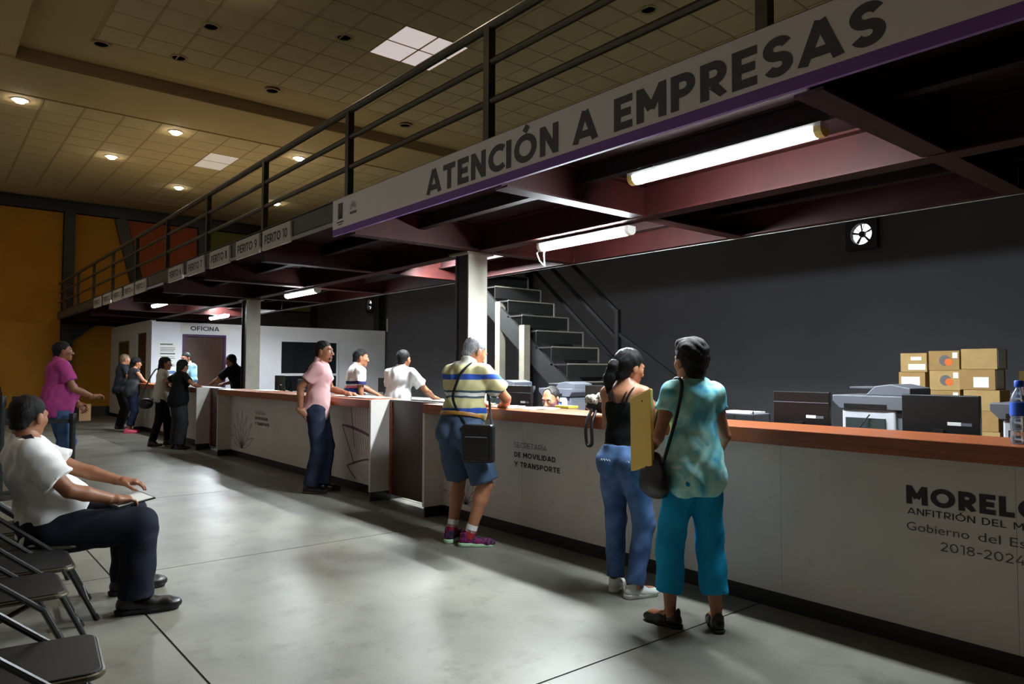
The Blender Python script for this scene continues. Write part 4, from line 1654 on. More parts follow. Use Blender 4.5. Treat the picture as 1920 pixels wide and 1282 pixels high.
def shoe_mesh(style, h=0.006):
    key = ('shoe', style, h)
    if key in CACHE:
        return CACHE[key]
    fl_ = [(V(0, 0, 0.012), V(0, 0, -1.0))]
    body = [cone((0, -.045, .045), (0, .06, .040), .040, .041, k=.02), cone((0, .06, .036), (0, .135, .030), .042, .036, k=.02, flat=(V(1, 0, 0), 1.15)),
            ell((0, .15, .028), (.043, .055, .032), k=.02), cone((0, -.028, .06), (0, -.030, .098), .041, .043, k=.015)]
    sub = [ell((0, -.03, .125), (.034, .05, .035), k=.008)]
    if style == 'sandal':
        sub = [ell((0, -.005, .11), (.06, .055, .06), k=.004), ell((0, .055, .085), (.030, .055, .045), k=.004)]

    def post(P, d):
        return np.maximum(d, .014 - P[:, 2])
    v, q = sdf_mesh(body, h, sub=sub, post=post, pad=.015)

    def post2(P, d):
        return np.maximum(np.maximum(d, .0 - P[:, 2]), P[:, 2] - (.024 if style != 'sneaker' else .034))
    sole = [cone((0, -.048, .02), (0, .06, .02), .043, .044, k=.02), cone((0, .06, .02), (0, .15, .02), .046, .044, k=.02)]
    v2, q2 = sdf_mesh(sole, h, post=post2, pad=.015)
    # flat-bottomed: drop to exact floor
    v2[:, 2] -= v2[:, 2].min()
    CACHE[key] = (v, q, v2, q2)
    return CACHE[key]


def frame(y, zhint):
    y = unit(y)
    x = unit(np.cross(y, zhint))
    z = np.cross(x, y)
    return np.stack([x, y, z], 1)      # columns


def two_bone(a, t, l1, l2, pole):
    d = t - a
    L = np.linalg.norm(d)
    if L > (l1 + l2) * 0.995:
        d = d / L * (l1 + l2) * 0.995
        L = np.linalg.norm(d)
    u = d / L
    c = (l1 * l1 - l2 * l2 + L * L) / (2 * L)
    hgt = math.sqrt(max(l1 * l1 - c * c, 1e-8))
    n = pole - (pole @ u) * u
    n = unit(n)
    return a + u * c + n * hgt, a + d


def rotz_m(a):
    return np.array(Matrix.Rotation(a, 3, 'Z'))


HAIR_STY = {
    'short': ([-.11, -.07, -.02, .012, .028, .05, .075, .11], [-.075, -.072, -.045, -.02, .03, .052, .062, .066]),
    'receding': ([-.11, -.07, -.02, .012, .028, .05, .065, .11], [-.075, -.072, -.045, -.02, .04, .07, .095, .14]),
    'female': ([-.11, -.07, -.02, .018, .03, .05, .075, .11], [-.10, -.10, -.07, -.03, .03, .05, .058, .062]),
    'cap': ([-.11, 0, .03, .11], [-.05, .0, .03, .04]),
}


def person(label, loc, rotz, H, skin, hair, look, hip=None, lean=0.0, side=0.0, twist=0.0, feet=None, hands=None, head=(0, 0, 0), fem=False,
           build=1.0, belly=0.0, res=0.011, hairmat=None, hairstyle='short', extra_hair=None, cat='person'):
    """local frame: +y is where the body faces, +x its right hand side"""
    s = H / 1.70
    root = thing('person', label, cat, loc, rotz)
    hip = V(0, 0, .93 * s) if hip is None else V(*hip)
    seated = hip[2] < .75 * s
    if not seated:
        hip = hip + V(0, 0, .016 * s)
    cl_, sl_ = math.cos(lean), math.sin(lean)
    U = unit(V(math.sin(side), sl_, cl_))
    Fd = unit(V(0, cl_, -sl_))
    R0 = np.cross(Fd, U)
    Rm = rotz_m(twist)
    R1 = Rm @ R0
    F1 = Rm @ Fd
    bw = build
    sw = (.168 if not fem else .142) * s * (0.85 + .15 * bw)
    neck = hip + U * .508 * s
    sh = {'R': hip + U * .455 * s + R1 * sw, 'L': hip + U * .455 * s - R1 * sw}
    chest = hip + U * .36 * s
    B = np.stack([R1, F1, U], 0)        # rows: world->local for ellipsoids
    B0 = np.stack([R0, Fd, U], 0)
    # --- head frame
    hy, hp, hr = head
    Rh = rotz_m(twist + hy) @ np.array(Matrix.Rotation(hp, 3, 'X')) @ np.array(Matrix.Rotation(hr, 3, 'Y'))
    hs = (.5 + .5 * s) * (1.0 if fem else 1.03)
    nk_dir = unit(U * 1.0 + V(0, .18, 0) + 0.35 * (Rh @ V(0, 0, 1)))
    hc = neck + nk_dir * .095 * s + (Rh @ V(0, .012, .045)) * s
    # --- legs
    hw_ = (.088 if not fem else .078) * s
    hipj = {'R': hip + R0 * hw_ - U * .02 * s, 'L': hip - R0 * hw_ - U * .02 * s}
    legs = {}
    feet = feet or {'R': ((.10, 0.0), -.15), 'L': ((-.10, 0.0), .15)}
    for k in ('R', 'L'):
        (fx, fy), fa = feet[k][0], feet[k][1]
        an = V(fx, fy, .085 * s)
        td = rotz_m(fa) @ V(0, 1, 0)
        kn, an2 = two_bone(hipj[k], an, .44 * s, .415 * s, td + V(0, .0, .25 if seated else 0))
        legs[k] = (hipj[k], kn, an2, td)
    # --- arms
    arms = {}
    hands = hands or {}
    for k in ('R', 'L'):
        sg = 1 if k == 'R' else -1
        hd = hands.get(k, {})
        tgt = hd.get('to')
        if tgt is None:
            tgt = sh[k] + V(0, 0, -1) * .52 * s + R1 * sg * .05 * s + F1 * .08 * s
        else:
            tgt = V(*tgt)
        pole = V(*hd['pole']) if 'pole' in hd else (R1 * sg * .5 - F1 * 1.0 - U * .2)
        el, wr = two_bone(sh[k], tgt, .285 * s, .25 * s, pole)
        hdir = V(*hd['dir']) if 'dir' in hd else unit(wr - el)
        pn = V(*hd['back']) if 'back' in hd else (V(0, 0, 1) if abs(hdir[2]) < .7 else R1 * sg)
        arms[k] = (sh[k], el, wr, hdir, pn, hd.get('curl', .5))
    ar = (1.0 if not fem else .88) * s * bw ** .5
    lr = (1.0 if not fem else 1.02) * s * bw ** .5

    def torso(cut=None, k=.03):
        P = []
        if fem:
            P += [ell(hip - U * .01 * s, V(.160, .115, .12) * s * bw, B0, k, cut), ell(hip + U * .15 * s, V(.132, .10, .12) * s * bw, B0, .05, cut),
                  ell(chest - U * .02 * s, V(.142, .105, .15) * s * bw, B, .05, cut)]
            for sg in (-1, 1):
                P.append(ell(chest - U * .03 * s + F1 * .085 * s + R1 * .062 * sg * s, V(.062, .058, .06) * s * bw, B, .03, cut))
        else:
            P += [ell(hip, V(.160, .112, .12) * s * bw, B0, k, cut), ell(hip + U * .16 * s, V(.146, .108, .14) * s * bw, B0, .05, cut),
                  ell(chest, V(.160, .118, .16) * s * (.6 + .4 * bw), B, .05, cut)]
        if belly > 0:
            P.append(ell(hip + U * .13 * s + Fd * .06 * s, V(.135, .10 + belly, .135) * s * bw, B0, .05, cut))
        for sg in (-1, 1):
            P.append(ell(hip - U * .045 * s - Fd * .055 * s + R0 * .07 * sg * s, V(.088, .085, .095) * s * lr / s, B0, .03, cut))
        return P

    def shoulders(k=.04):
        P = [cone(sh['L'] - U * .01 * s, sh['R'] - U * .01 * s, .050 * s, .050 * s, k)]
        for kk in ('R', 'L'):
            P.append(cone(neck + U * .005 * s, sh[kk] + U * .002 * s, .054 * s, .046 * s, k))
        P.append(ell(hip + U * .43 * s - F1 * .02 * s, V(.125, .085, .08) * s, B, k))
        return P

    prims = torso() + shoulders()
    prims.append(cone(neck - U * .03 * s, hc - (Rh @ V(0, .02, .05)) * s, .060 * s * (.9 if fem else 1), .053 * s * (.88 if fem else 1), .03))
    for k in ('R', 'L'):
        a, e, w = arms[k][:3]
        prims += [cone(a, a + (e - a) * .45, .050 * ar, .047 * ar, .03), cone(a + (e - a) * .45, e, .047 * ar, .038 * ar, .015),
                  cone(e, e + (w - e) * .35, .039 * ar, .040 * ar, .01), cone(e + (w - e) * .35, w, .040 * ar, .026 * ar, .01, flat=None)]
        hj, kn, an, td = legs[k]
        prims += [cone(hj, hj + (kn - hj) * .5, .086 * lr, .076 * lr, .03), cone(hj + (kn - hj) * .5, kn, .076 * lr, .054 * lr, .015),
                  cone(kn, kn + (an - kn) * .3, .053 * lr, .055 * lr, .01), cone(kn + (an - kn) * .3, an, .055 * lr, .034 * lr, .01),
                  ell(kn + (an - kn) * .28 - td * .018 * s, V(.046, .046, .10) * lr, None, .02),
                  cone(an - V(0, 0, .035 * s) - td * .03 * s, an - V(0, 0, .045 * s) + td * .13 * s, .033 * s, .028 * s, .02)]
    v, q = sdf_mesh(prims, res)
    mi = np.zeros(len(q), int)
    # head
    hv, hq, hm = head_mesh(0.0042 if res < .013 else .007, fem)
    hv2 = (hv * hs) @ Rh.T + hc
    parts_v, parts_q, parts_m = [v], [q], [mi]
    parts_q.append(hq + len(v))
    parts_v.append(hv2)
    parts_m.append(hm)
    off = len(v) + len(hv2)
    for k in ('R', 'L'):
        a, e, w, hdir, pn, cu = arms[k]
        gv, gq = hand_mesh(cu, .0034 if res < .013 else .006)
        g = gv.copy() * s * (.9 if fem else 1.0)
        if k == 'R':
            g[:, 0] *= -1
        Fm = frame(hdir, pn)
        g = g @ Fm.T + w
        parts_v.append(g)
        parts_q.append((gq[:, ::-1] if k == 'R' else gq) + off)
        parts_m.append(np.zeros(len(gq), int))
        off += len(g)
    poly_obj('body', np.concatenate(parts_v), np.concatenate(parts_q), [skin, M_lip, hairmat or hair, M_eye, M_iris], root, np.concatenate(parts_m))
    # hair
    zx, zy = HAIR_STY[hairstyle]
    hp_ = [ell((0, -.015, .034), (.0795, .0975, .0855), k=.0), cone((0, -.047, .0), (0, -.056, -.045), .060, .048, k=.02)]
    if hairstyle == 'female':
        hp_ = [ell((0, -.018, .040), (.090, .108, .095), k=.0), cone((0, -.05, .0), (0, -.058, -.06), .076, .060, k=.02)]
    hh = .005 if res < .013 else .008

    def hpost(P, d):
        zmin = np.interp(P[:, 1], zx, zy)
        d = d + .0009 * np.sin(P[:, 0] * 330 + 4 * np.sin(P[:, 1] * 45 + P[:, 2] * 30)) + .0012 * np.sin(P[:, 2] * 70 + P[:, 1] * 90 + 2 * np.sin(P[:, 0] * 60))
        d = np.maximum(d, (zmin - P[:, 2]) * .8)
        if hairstyle == 'receding':
            d = np.maximum(d, (.048 - np.hypot((P[:, 0]) * .9, P[:, 1] - .075)))
        return d
    hv, hq = sdf_mesh(hp_, hh, post=hpost, pad=.02)
    if extra_hair:
        ev, eq = sdf_mesh(extra_hair, hh, wrinkle=(.004, 110), pad=.02)
        hq = np.concatenate([hq, eq + len(hv)])
        hv = np.concatenate([hv, ev])
    poly_obj('hair', (hv * hs) @ Rh.T + hc, hq, hair, root)

    # --- clothes
    for it in look:
        t = it['t']
        inf = it.get('inf', .012) * s
        if t == 'top':
            hem = it.get('hem', -.12)
            hcut = [(hip + U * hem * s, -U)]
            P = torso(hcut)
            if hem > -.06:
                P = P[:-2]
            if it.get('straight', .0) > 0:      # straight-hanging lower part
                P.append(ell(hip + U * (hem + .16) * s, V((.175 if fem else .162) * bw, (.135 if fem else .118) * bw + belly * .8, .30) * s, B0, .05, hcut))
            ncut = [(neck + U * .012 * s - F1 * .0, unit(U * 1.0 + F1 * .35))]
            if it.get('strap'):
                ccut = [(chest + U * it.get('upper', .03) * s, U)]
                P = torso(hcut + ccut)[:-2]
            else:
                SHP = shoulders()
                for p in SHP:
                    p['cut'] = ncut
                P += SHP
                if it.get('collar'):
                    P.append(cone(neck - U * .01 * s, neck + U * .03 * s + nk_dir * .012 * s, .062 * s, .058 * s, .01,
                                  cut=[(neck + U * .042 * s, unit(U + F1 * .55))]))
                for k in ('R', 'L'):
                    a, e, w = arms[k][:3]
                    sl = it.get('sleeve', .62)
                    if sl > 0:
                        d = unit(e - a)
                        if sl <= 1:
                            end = a + (e - a) * sl
                            P.append(cone(a, end, .050 * ar, (.048 + it.get('loose', .006)) * ar, .025, cut=[(end, d)], flat=None))
                            P[-1]['b'] = end + d * .02
                        else:
                            end = e + (w - e) * (sl - 1)
                            d2 = unit(w - e)
                            P.append(cone(a, e, .056 * ar, .046 * ar, .03))
                            P.append(cone(e, end, .046 * ar, .036 * ar, .015, cut=[(end, d2)]))
            vv, qq = sdf_mesh(P, res, infl=inf, wrinkle=(it.get('wr', .006), it.get('fr', 38)))
            o = poly_obj(it.get('name', 'shirt'), vv, qq, it['m'], root)
            if it.get('strap'):
                for sg in (-1, 1):
                    for x0_, x1_ in ((.030, .075), (.062, .098)):
                        pts = [hip + U * (.36 + it.get('upper', .03) - .012) * s - F1 * .112 * s * bw + R1 * x0_ * sg * s,
                               hip + U * .435 * s - F1 * .100 * s + R1 * (x0_ * .6 + x1_ * .4) * sg * s,
                               hip + U * .475 * s - F1 * .072 * s + R1 * (x0_ * .3 + x1_ * .7) * sg * s,
                               hip + U * .507 * s - F1 * .025 * s + R1 * x1_ * sg * s,
                               hip + U * .495 * s + F1 * .045 * s + R1 * x1_ * sg * s,
                               hip + U * .39 * s + F1 * .125 * s + R1 * .07 * sg * s]
                        MB().tube(crom(pts), .0065, 6).build('strap', it['m'], o, smooth=True)
        elif t == 'legs':
            top = it.get('top', .10)
            wc = [(hip + U * top * s, U)]
            P = []
            for p in torso(wc)[:1] + torso(wc)[-2:]:
                P.append(p)
            P.append(ell(hip + U * .06 * s, V(.150 * bw, .11 * bw + belly * .6, .10) * s, B0, .03, wc))
            to = it.get('to', 1.0)
            r0, r1, r2 = it.get('r', (.094, .070, .062))
            for k in ('R', 'L'):
                hj, kn, an, td = legs[k]
                if to <= .5:
                    end = hj + (kn - hj) * (to * 2)
                    P.append(cone(hj, end + unit(kn - hj) * .02, r0 * lr, r1 * lr, .03, cut=[(end, unit(kn - hj))]))
                else:
                    end = kn + (an - kn) * ((to - .5) * 2)
                    d = unit(an - kn)
                    P.append(cone(hj, kn, r0 * lr, r1 * lr, .03))
                    P.append(cone(kn, end + d * .02, r1 * lr, r2 * lr, .012, cut=[(end, d)]))
            vv, qq = sdf_mesh(P, res, infl=inf * .75, wrinkle=(it.get('wr', .005), it.get('fr', 34)))
            poly_obj(it.get('name', 'trousers'), vv, qq, it['m'], root)
        elif t == 'belt':
            P = [ell(hip + U * .09 * s, V(.156 * bw, .117 * bw + belly * .7, .12) * s, B0, 0, [(hip + U * .118 * s, U), (hip + U * .085 * s, -U)])]
            vv, qq = sdf_mesh(P, .006, infl=inf)
            poly_obj('belt', vv, qq, it['m'], root)
        elif t == 'socks':
            for k in ('R', 'L'):
                hj, kn, an, td = legs[k]
                u = unit(kn - an)
                for z0, z1, mm in ((.0, .05, it['m']), (.05, .09, it['m2'])):
                    MB().tube([tuple(an + u * (z0 - .02) * s), tuple(an + u * z1 * s)], .045 * s, 14).build('sock', mm, root, smooth=True)
        elif t == 'shoes':
            sv, sq, lv, lq = shoe_mesh(it.get('style', 'shoe'))
            for k in ('R', 'L'):
                hj, kn, an, td = legs[k]
                ang = math.atan2(-td[0], td[1])
                zoff = feet[k][2] if len(feet[k]) > 2 else 0.0
                Rz = rotz_m(ang)
                sc = s * it.get('size', 1.0)
                base = V(an[0], an[1], zoff)
                o = poly_obj('shoe', (sv * sc) @ Rz.T + base, sq, it['m'], root)
                poly_obj('sole', (lv * sc) @ Rz.T + base, lq, it.get('m2', M_black2), o)
                if it.get('style') == 'sandal':
                    for yy, hh_ in ((.028, .088), (.085, .062)):
                        b_ = MB()
                        pts = [Rz @ (V(x, yy + abs(x) * -.3, z) * sc) + base for x, z in ((-.042, .03), (-.034, hh_ - .012), (0, hh_), (.034, hh_ - .012), (.042, .03))]
                        b_.tube([tuple(p) for p in pts], .006, 6).build('strap', it['m'], o, smooth=True)
        elif t == 'collar_tab':
            pass
    info = dict(root=root, hip=hip, U=U, F=F1, R=R1, sh=sh, neck=neck, hc=hc, arms=arms, legs=legs, chest=chest, s=s, Rh=Rh, hs=hs)
    return info


def cloth(name, c, var=.10, rough=.85, scale=10, bump=.12, bscale=240):
    return mat(name, c, rough=rough, var=var, scale=scale, bump=bump, bscale=bscale, spec=.2)


C_jeans = mat('denim_blue', (48, 70, 112), rough=.85, col2=(92, 122, 166), scale=5, bump=.15, bscale=260, spec=.2)
C_jeansd = mat('denim_dark', (26, 32, 48), rough=.85, col2=(44, 52, 72), scale=5, bump=.15, bscale=260, spec=.2)
C_black = cloth('black_cloth', (14, 14, 16))
C_navy = cloth('navy_cloth', (20, 24, 36))
C_white = cloth('white_cloth', (222, 222, 220), var=.03)
C_khakiw = cloth('offwhite_cloth', (206, 200, 186), var=.03)
C_pink = cloth('pink_cloth', (206, 158, 158), var=.06)
C_mag = cloth('magenta_cloth', (172, 68, 134), var=.08)
C_turq = marbled('turquoise_tie_dye', [(52, 104, 200), (96, 182, 212), (130, 212, 218), (156, 224, 222), (192, 238, 228), (134, 214, 220), (216, 242, 234)], 6.5, dist=.5)
C_blue = cloth('bright_blue_trousers', (22, 150, 198))
C_grey = cloth('charcoal_cloth', (44, 46, 52))
C_grey2 = marbled('dark_speckled_cloth', [(20, 20, 24), (60, 60, 66), (26, 26, 30), (90, 88, 88)], 60, dist=.3)
C_lblue = cloth('light_blue_cloth', (142, 186, 206))
C_short = cloth('blue_grey_shorts', (62, 78, 100))
C_royal = cloth('royal_blue_cloth', (58, 84, 214))
S_stripe = striped('striped_polo', [(0, (196, 190, 140)), (.06, (60, 80, 96)), (.10, (196, 190, 140)), (.20, (50, 84, 170)), (.285, (196, 190, 140)), (.42, (70, 86, 96)), (.45, (214, 216, 210)),
                                    (.50, (70, 86, 96)), (.53, (200, 194, 146)), (.68, (52, 86, 174)), (.76, (200, 194, 146)), (.90, (214, 212, 196))], 0.95, 1.52)
S_navy = striped('white_navy_polo', [(0, (24, 40, 92)), (.44, (226, 120, 140)), (.49, (230, 230, 232)), (.53, (40, 40, 84)), (.60, (232, 232, 232))], 0.9, 1.5)
P_shoe = mat('black_leather', (18, 16, 15), rough=.35, var=.1, scale=20)
P_sneak = mat('white_sneaker', (206, 206, 198), rough=.6, var=.05)
P_run = marbled('running_shoe', [(24, 26, 36), (40, 40, 52), (120, 40, 90), (26, 28, 38)], 14)
P_mint = mat('mint_sole', (176, 214, 176), rough=.6)
P_brownshoe = mat('brown_shoe', (60, 42, 30), rough=.5)
P_pinkshoe = mat('pink_sneaker', (226, 84, 116), rough=.6)
P_belt = mat('tan_belt', (150, 104, 44), rough=.5)
P_leather = mat('black_bag_leather', (15, 14, 15), rough=.38, var=.15, scale=12, bump=.2, bscale=60)


def w2l(info_root, p):
    """world point -> local frame of a person placed at (loc, rotz)"""
    loc, rz = info_root
    d = V(*p) - V(*loc)
    return tuple(rotz_m(-rz) @ d)


D = math.radians

# 1 --- woman in turquoise
L1 = ((-2.49, 3.36, 0), D(66))
w1p = person('woman in a turquoise tie-dye top and bright blue cropped trousers', *L1, 1.56, M_skin, M_hairblk, [
    dict(t='top', m=C_turq, hem=-.155, sleeve=.42, straight=.5, inf=.016, wr=.007, name='blouse', loose=.014),
    dict(t='legs', m=C_blue, to=.86, r=(.088, .076, .072), top=.03, inf=.014, wr=.006, name='cropped_trousers'),
    dict(t='shoes', m=P_shoe, style='sandal', size=.92)],
    hip=(0.0, -.01, .865), lean=.03, twist=.0, fem=True, build=.96, feet={'L': ((-.12, .05), D(30)), 'R': ((.10, -.07), D(-20))},
    hands={'L': dict(to=(-.20, .19, .94), pole=(-.35, -1, -.2), dir=(-.05, .97, -.2), back=(-1, 0, .2), curl=.7), 'R': dict(to=(.20, .16, .88), pole=(.4, -1, 0), curl=.4)},
    head=(D(6), D(2), 0), hairmat=M_hairblk, hairstyle='female',
    extra_hair=[ell((0, -.03, .062), (.090, .100, .084), k=.02), ell((0, -.075, .01), (.076, .055, .075), k=.03), ell((.03, .035, .095), (.05, .05, .035), k=.03), ell((-.03, .03, .10), (.045, .05, .034), k=.03)])

# 2 --- woman in black top with ponytail
L2 = ((-3.12, 3.53, 0), D(20))
w2p = person('woman with a ponytail in a black strappy top and blue jeans', *L2, 1.55, M_skin, M_hairblk, [
    dict(t='top', m=C_black, hem=.035, strap=True, upper=.03, inf=.010, wr=.004, name='camisole'),
    dict(t='legs', m=C_jeans, to=.99, r=(.094, .068, .052), top=.085, inf=.012, wr=.005, name='jeans'),
    dict(t='shoes', m=P_sneak, style='sneaker', size=.92, m2=P_sneak)],
    hip=(-.03, -.02, .845), lean=.14, twist=D(-6), fem=True, build=.97, feet={'L': ((-.10, .03), D(10)), 'R': ((.065, -.055), D(-38))},
    hands={'L': dict(to=(-.13, .36, 1.13), pole=(-.5, -.3, -1), curl=.5), 'R': dict(to=(.08, .38, 1.14), pole=(.45, -.3, -1), curl=.5)},
    head=(D(-26), D(-10), 0), hairstyle='female',
    extra_hair=[cone((0, -.095, .015), (0, -.135, -.01), .026, .034, .02), cone((0, -.135, -.01), (-.02, -.14, -.10), .040, .042, .02), cone((-.02, -.14, -.10), (-.035, -.125, -.19), .040, .016, .02)])

for sg in (-1, 1):
    c_ = w2p['hip'] - w2p['U'] * .045 * w2p['s'] - V(0, .055 * w2p['s'], 0) + V(.07 * sg * w2p['s'], 0, 0)
    pts = []
    for k in range(9):
        a_ = -.5 + k / 8
        dr_ = unit(V(a_ * .9, -1, .42 + (.16 if k % 2 else .0)))
        pts.append(tuple(c_ + dr_ * (.0965 * w2p['s'])))
    MB().tube(pts, .0035, 5).build('pocket_embroidery', mat('pale_thread', (190, 196, 206), rough=.8), w2p['root'])

# 3 --- man in striped polo
L3 = ((-4.86, 3.47, 0), D(20))
w3p = person('grey-haired man in a yellow polo with blue stripes and denim shorts', *L3, 1.74, M_skin, M_hairgrey, [
    dict(t='top', m=S_stripe, hem=.04, sleeve=.70, collar=True, inf=.018, wr=.007, name='polo_shirt', loose=.018),
    dict(t='legs', m=C_short, to=.47, r=(.104, .096, .09), top=.10, inf=.016, name='shorts'),
    dict(t='belt', m=P_belt, inf=.016),
    dict(t='socks', m=mat('sock_red', (150, 30, 36), rough=.9), m2=C_white),
    dict(t='shoes', m=P_run, style='sneaker', m2=P_mint)],
    hip=(0, -.03, .925), lean=.22, twist=D(-4), build=1.10, belly=.03, feet={'L': ((-.115, .02), D(5)), 'R': ((.10, -.04), D(-58))},
    hands={'R': dict(to=(.14, .44, 1.13), pole=(1, -.5, -.4), dir=(-.5, .9, -.1), curl=.6), 'L': dict(to=(-.12, .46, 1.13), pole=(-1, -.4, -.4), dir=(.4, .9, -.1), curl=.6)},
    head=(D(-18), D(-26), 0), hairmat=M_hairgrey)

# 4 --- man in pink polo
L4 = ((-7.94, 3.59, 0), D(-36))
w4p = person('bearded man in a pink polo and dark jeans standing at the middle counter', *L4, 1.745, M_skin2, M_hairblk, [
    dict(t='top', m=C_pink, hem=-.13, sleeve=.62, collar=True, straight=.5, inf=.014, wr=.006, name='polo_shirt', loose=.012),
    dict(t='legs', m=C_jeansd, to=1.0, r=(.098, .076, .068), inf=.014, name='jeans'),
    dict(t='shoes', m=P_shoe, m2=P_brownshoe)],
    hip=(0, 0, .955), lean=.07, build=.98, belly=.0, feet={'R': ((.09, -.05), D(-12)), 'L': ((-.10, .06), D(10))},
    hands={'R': dict(to=(.185, -.15, .955), pole=(.25, -1.5, .2), dir=(-.2, .75, -.62), back=(1, 0, .2), curl=.6), 'L': dict(to=(-.21, .32, 1.13), pole=(-.8, -.6, -.6), dir=(.1, 1, -.05), curl=.9)},
    head=(D(-10), D(0), 0))
# beard
bv, bq = sdf_mesh([ell((0, .036, -.082), (.05, .056, .046), k=.02)], .005, post=lambda P, d: np.maximum(np.maximum(d, P[:, 2] + .055 + .25 * (P[:, 1] - .09)), -(np.hypot(P[:, 0] * .9, (P[:, 2] + .069) * 1.6) - .02) * (P[:, 1] > .07)), pad=.02)
poly_obj('beard', (bv * w4p['hs']) @ w4p['Rh'].T + w4p['hc'], bq, M_hairblk, w4p['root'])
MB().tube([tuple(w4p['hip'] + w4p['U'] * (.44 - .03 * k) + w4p['F'] * (.100 + .014 * k)) for k in range(3)], .006, 6).build('placket', C_navy, w4p['root'])

# 5 --- man in magenta polo
L5 = ((-10.75, 1.36, 0), D(6))
person('man in a magenta polo shirt and jeans standing behind the belt post', *L5, 1.77, M_skin2, M_hairblk, [
    dict(t='top', m=C_mag, hem=-.15, sleeve=.66, collar=True, straight=.6, inf=.020, wr=.007, name='polo_shirt', loose=.016),
    dict(t='legs', m=C_jeans, to=1.0, r=(.098, .078, .070), inf=.014, name='jeans'),
    dict(t='shoes', m=P_shoe)],
    hip=(0, 0, .95), lean=.04, build=1.12, belly=.04, res=.012, feet={'R': ((.10, -.02), D(-10)), 'L': ((-.10, .03), D(10))},
    hands={'R': dict(to=(.20, .35, 1.06), pole=(.5, -1, -.6), dir=(0, 1, .15), curl=.9), 'L': dict(to=(-.16, .30, .92), pole=(-.5, -1, -.4), curl=.8)},
    head=(D(-4), D(3), 0))

# 6 --- seated guard
L6 = ((-4.92, .57, 0), D(-4))
gd = person('seated guard in a white shirt with dark shoulder tabs and navy trousers', *L6, 1.72, M_skin2, M_hairblk, [
    dict(t='top', m=C_white, hem=-.09, sleeve=.74, collar=True, inf=.018, wr=.013, fr=30, name='uniform_shirt', loose=.024),
    dict(t='legs', m=C_navy, to=1.0, r=(.104, .086, .078), inf=.016, wr=.006, name='trousers'),
    dict(t='shoes', m=P_shoe, size=1.2)],
    hip=(0, .03, .505), lean=-.24, build=1.10, belly=.04, feet={'R': ((.215, .455), D(-10)), 'L': ((-.24, .47), D(12))},
    hands={'R': dict(to=(.16, .34, .66), pole=(.7, -.6, -.6), dir=(-.35, .95, -.1), curl=.7), 'L': dict(to=(-.10, .42, .72), pole=(-.7, -.5, -.6), dir=(.3, .95, -.1), curl=.5)},
    head=(D(48), D(-5), 0))
for sg in (-1, 1):
    a = gd['neck'] + gd['R'] * .075 * sg + gd['U'] * .035 + gd['F'] * .01
    b = gd['sh']['R' if sg > 0 else 'L'] + gd['U'] * .066 + gd['R'] * .01 * sg + gd['F'] * .02
    MB().bar(tuple(a), tuple(b), .045, .014, tuple(gd['U'])).build('shoulder_tab', C_navy, gd['root'], bevel=.003)
tb = thing('clipboard', 'white sheet on a dark clipboard on the lap of the seated guard', 'clipboard', (-4.86, .99, .63), 0)
o = MB().box(-.13, .13, -.11, .11, 0, .008).build('board', M_black, tb)
o = MB().box(-.12, .12, -.10, .10, .008, .011).build('sheet', M_paper, tb)
tb.rotation_euler = (D(8), D(4), D(12))

# 7 --- seated balding clerk
L7 = ((-5.36, 4.95, 0), D(190))
person('balding clerk in a blue shirt bent low behind the foreground counter', *L7, 1.68, M_skin, M_hairdk, [
    dict(t='top', m=C_royal, hem=-.10, sleeve=.65, collar=True, inf=.014, name='shirt'),
    dict(t='legs', m=C_navy, to=1.0, inf=.012), dict(t='shoes', m=P_shoe)],
    hip=(0.03, -.24, .545), lean=.36, res=.014, build=1.1, feet={'R': ((.12, .20), 0), 'L': ((-.12, .20), 0)},
    hands={'R': dict(to=(.18, .22, .80), pole=(1, -.3, -.5)), 'L': dict(to=(-.18, .22, .80), pole=(-1, -.3, -.5))},
    head=(D(2), D(-20), 0), hairstyle='receding')

# 8 --- clerk, plain white polo, back to us leaning on the counter
L8 = ((-8.10, 4.76, 0), D(22))
person('clerk in a plain white polo seen from behind, hands on the desk', *L8, 1.72, M_skin2, M_hairblk, [
    dict(t='top', m=C_white, hem=-.13, sleeve=.66, collar=True, straight=.5, inf=.016, wr=.008, name='polo_shirt', loose=.016),
    dict(t='legs', m=C_jeansd, to=1.0, inf=.012, name='jeans'), dict(t='shoes', m=P_shoe)],
    hip=(0.05, -.10, .90), lean=.20, res=.012, build=1.08, feet={'R': ((.12, -.06), 0), 'L': ((-.12, -.06), 0)},
    hands={'R': dict(to=(.29, .38, 1.06), pole=(.6, -.8, -.2), dir=(.2, .9, -.2), curl=.3), 'L': dict(to=(-.29, .38, 1.06), pole=(-.6, -.8, -.2), dir=(-.1, .9, -.2), curl=.3)},
    head=(D(8), D(-4), 0))

# 9 --- clerk, white and navy polo
L9 = ((-9.20, 4.76, 0), D(-12))
person('clerk in a white polo with a navy and pink band, leaning on one arm', *L9, 1.74, M_skin2, M_hairblk, [
    dict(t='top', m=S_navy, hem=-.13, sleeve=.66, collar=True, straight=.5, inf=.014, name='polo_shirt', loose=.012),
    dict(t='legs', m=C_jeansd, to=1.0, inf=.012, name='jeans'), dict(t='shoes', m=P_shoe)],
    hip=(0, -.08, .92), lean=.14, res=.012, build=1.02, feet={'R': ((.10, -.05), 0), 'L': ((-.10, -.05), 0)},
    hands={'R': dict(to=(.16, .02, .84), pole=(1, -.6, .2)), 'L': dict(to=(-.24, .36, 1.06), pole=(-.7, -.8, -.1))},
    head=(D(-8), D(-6), 0))

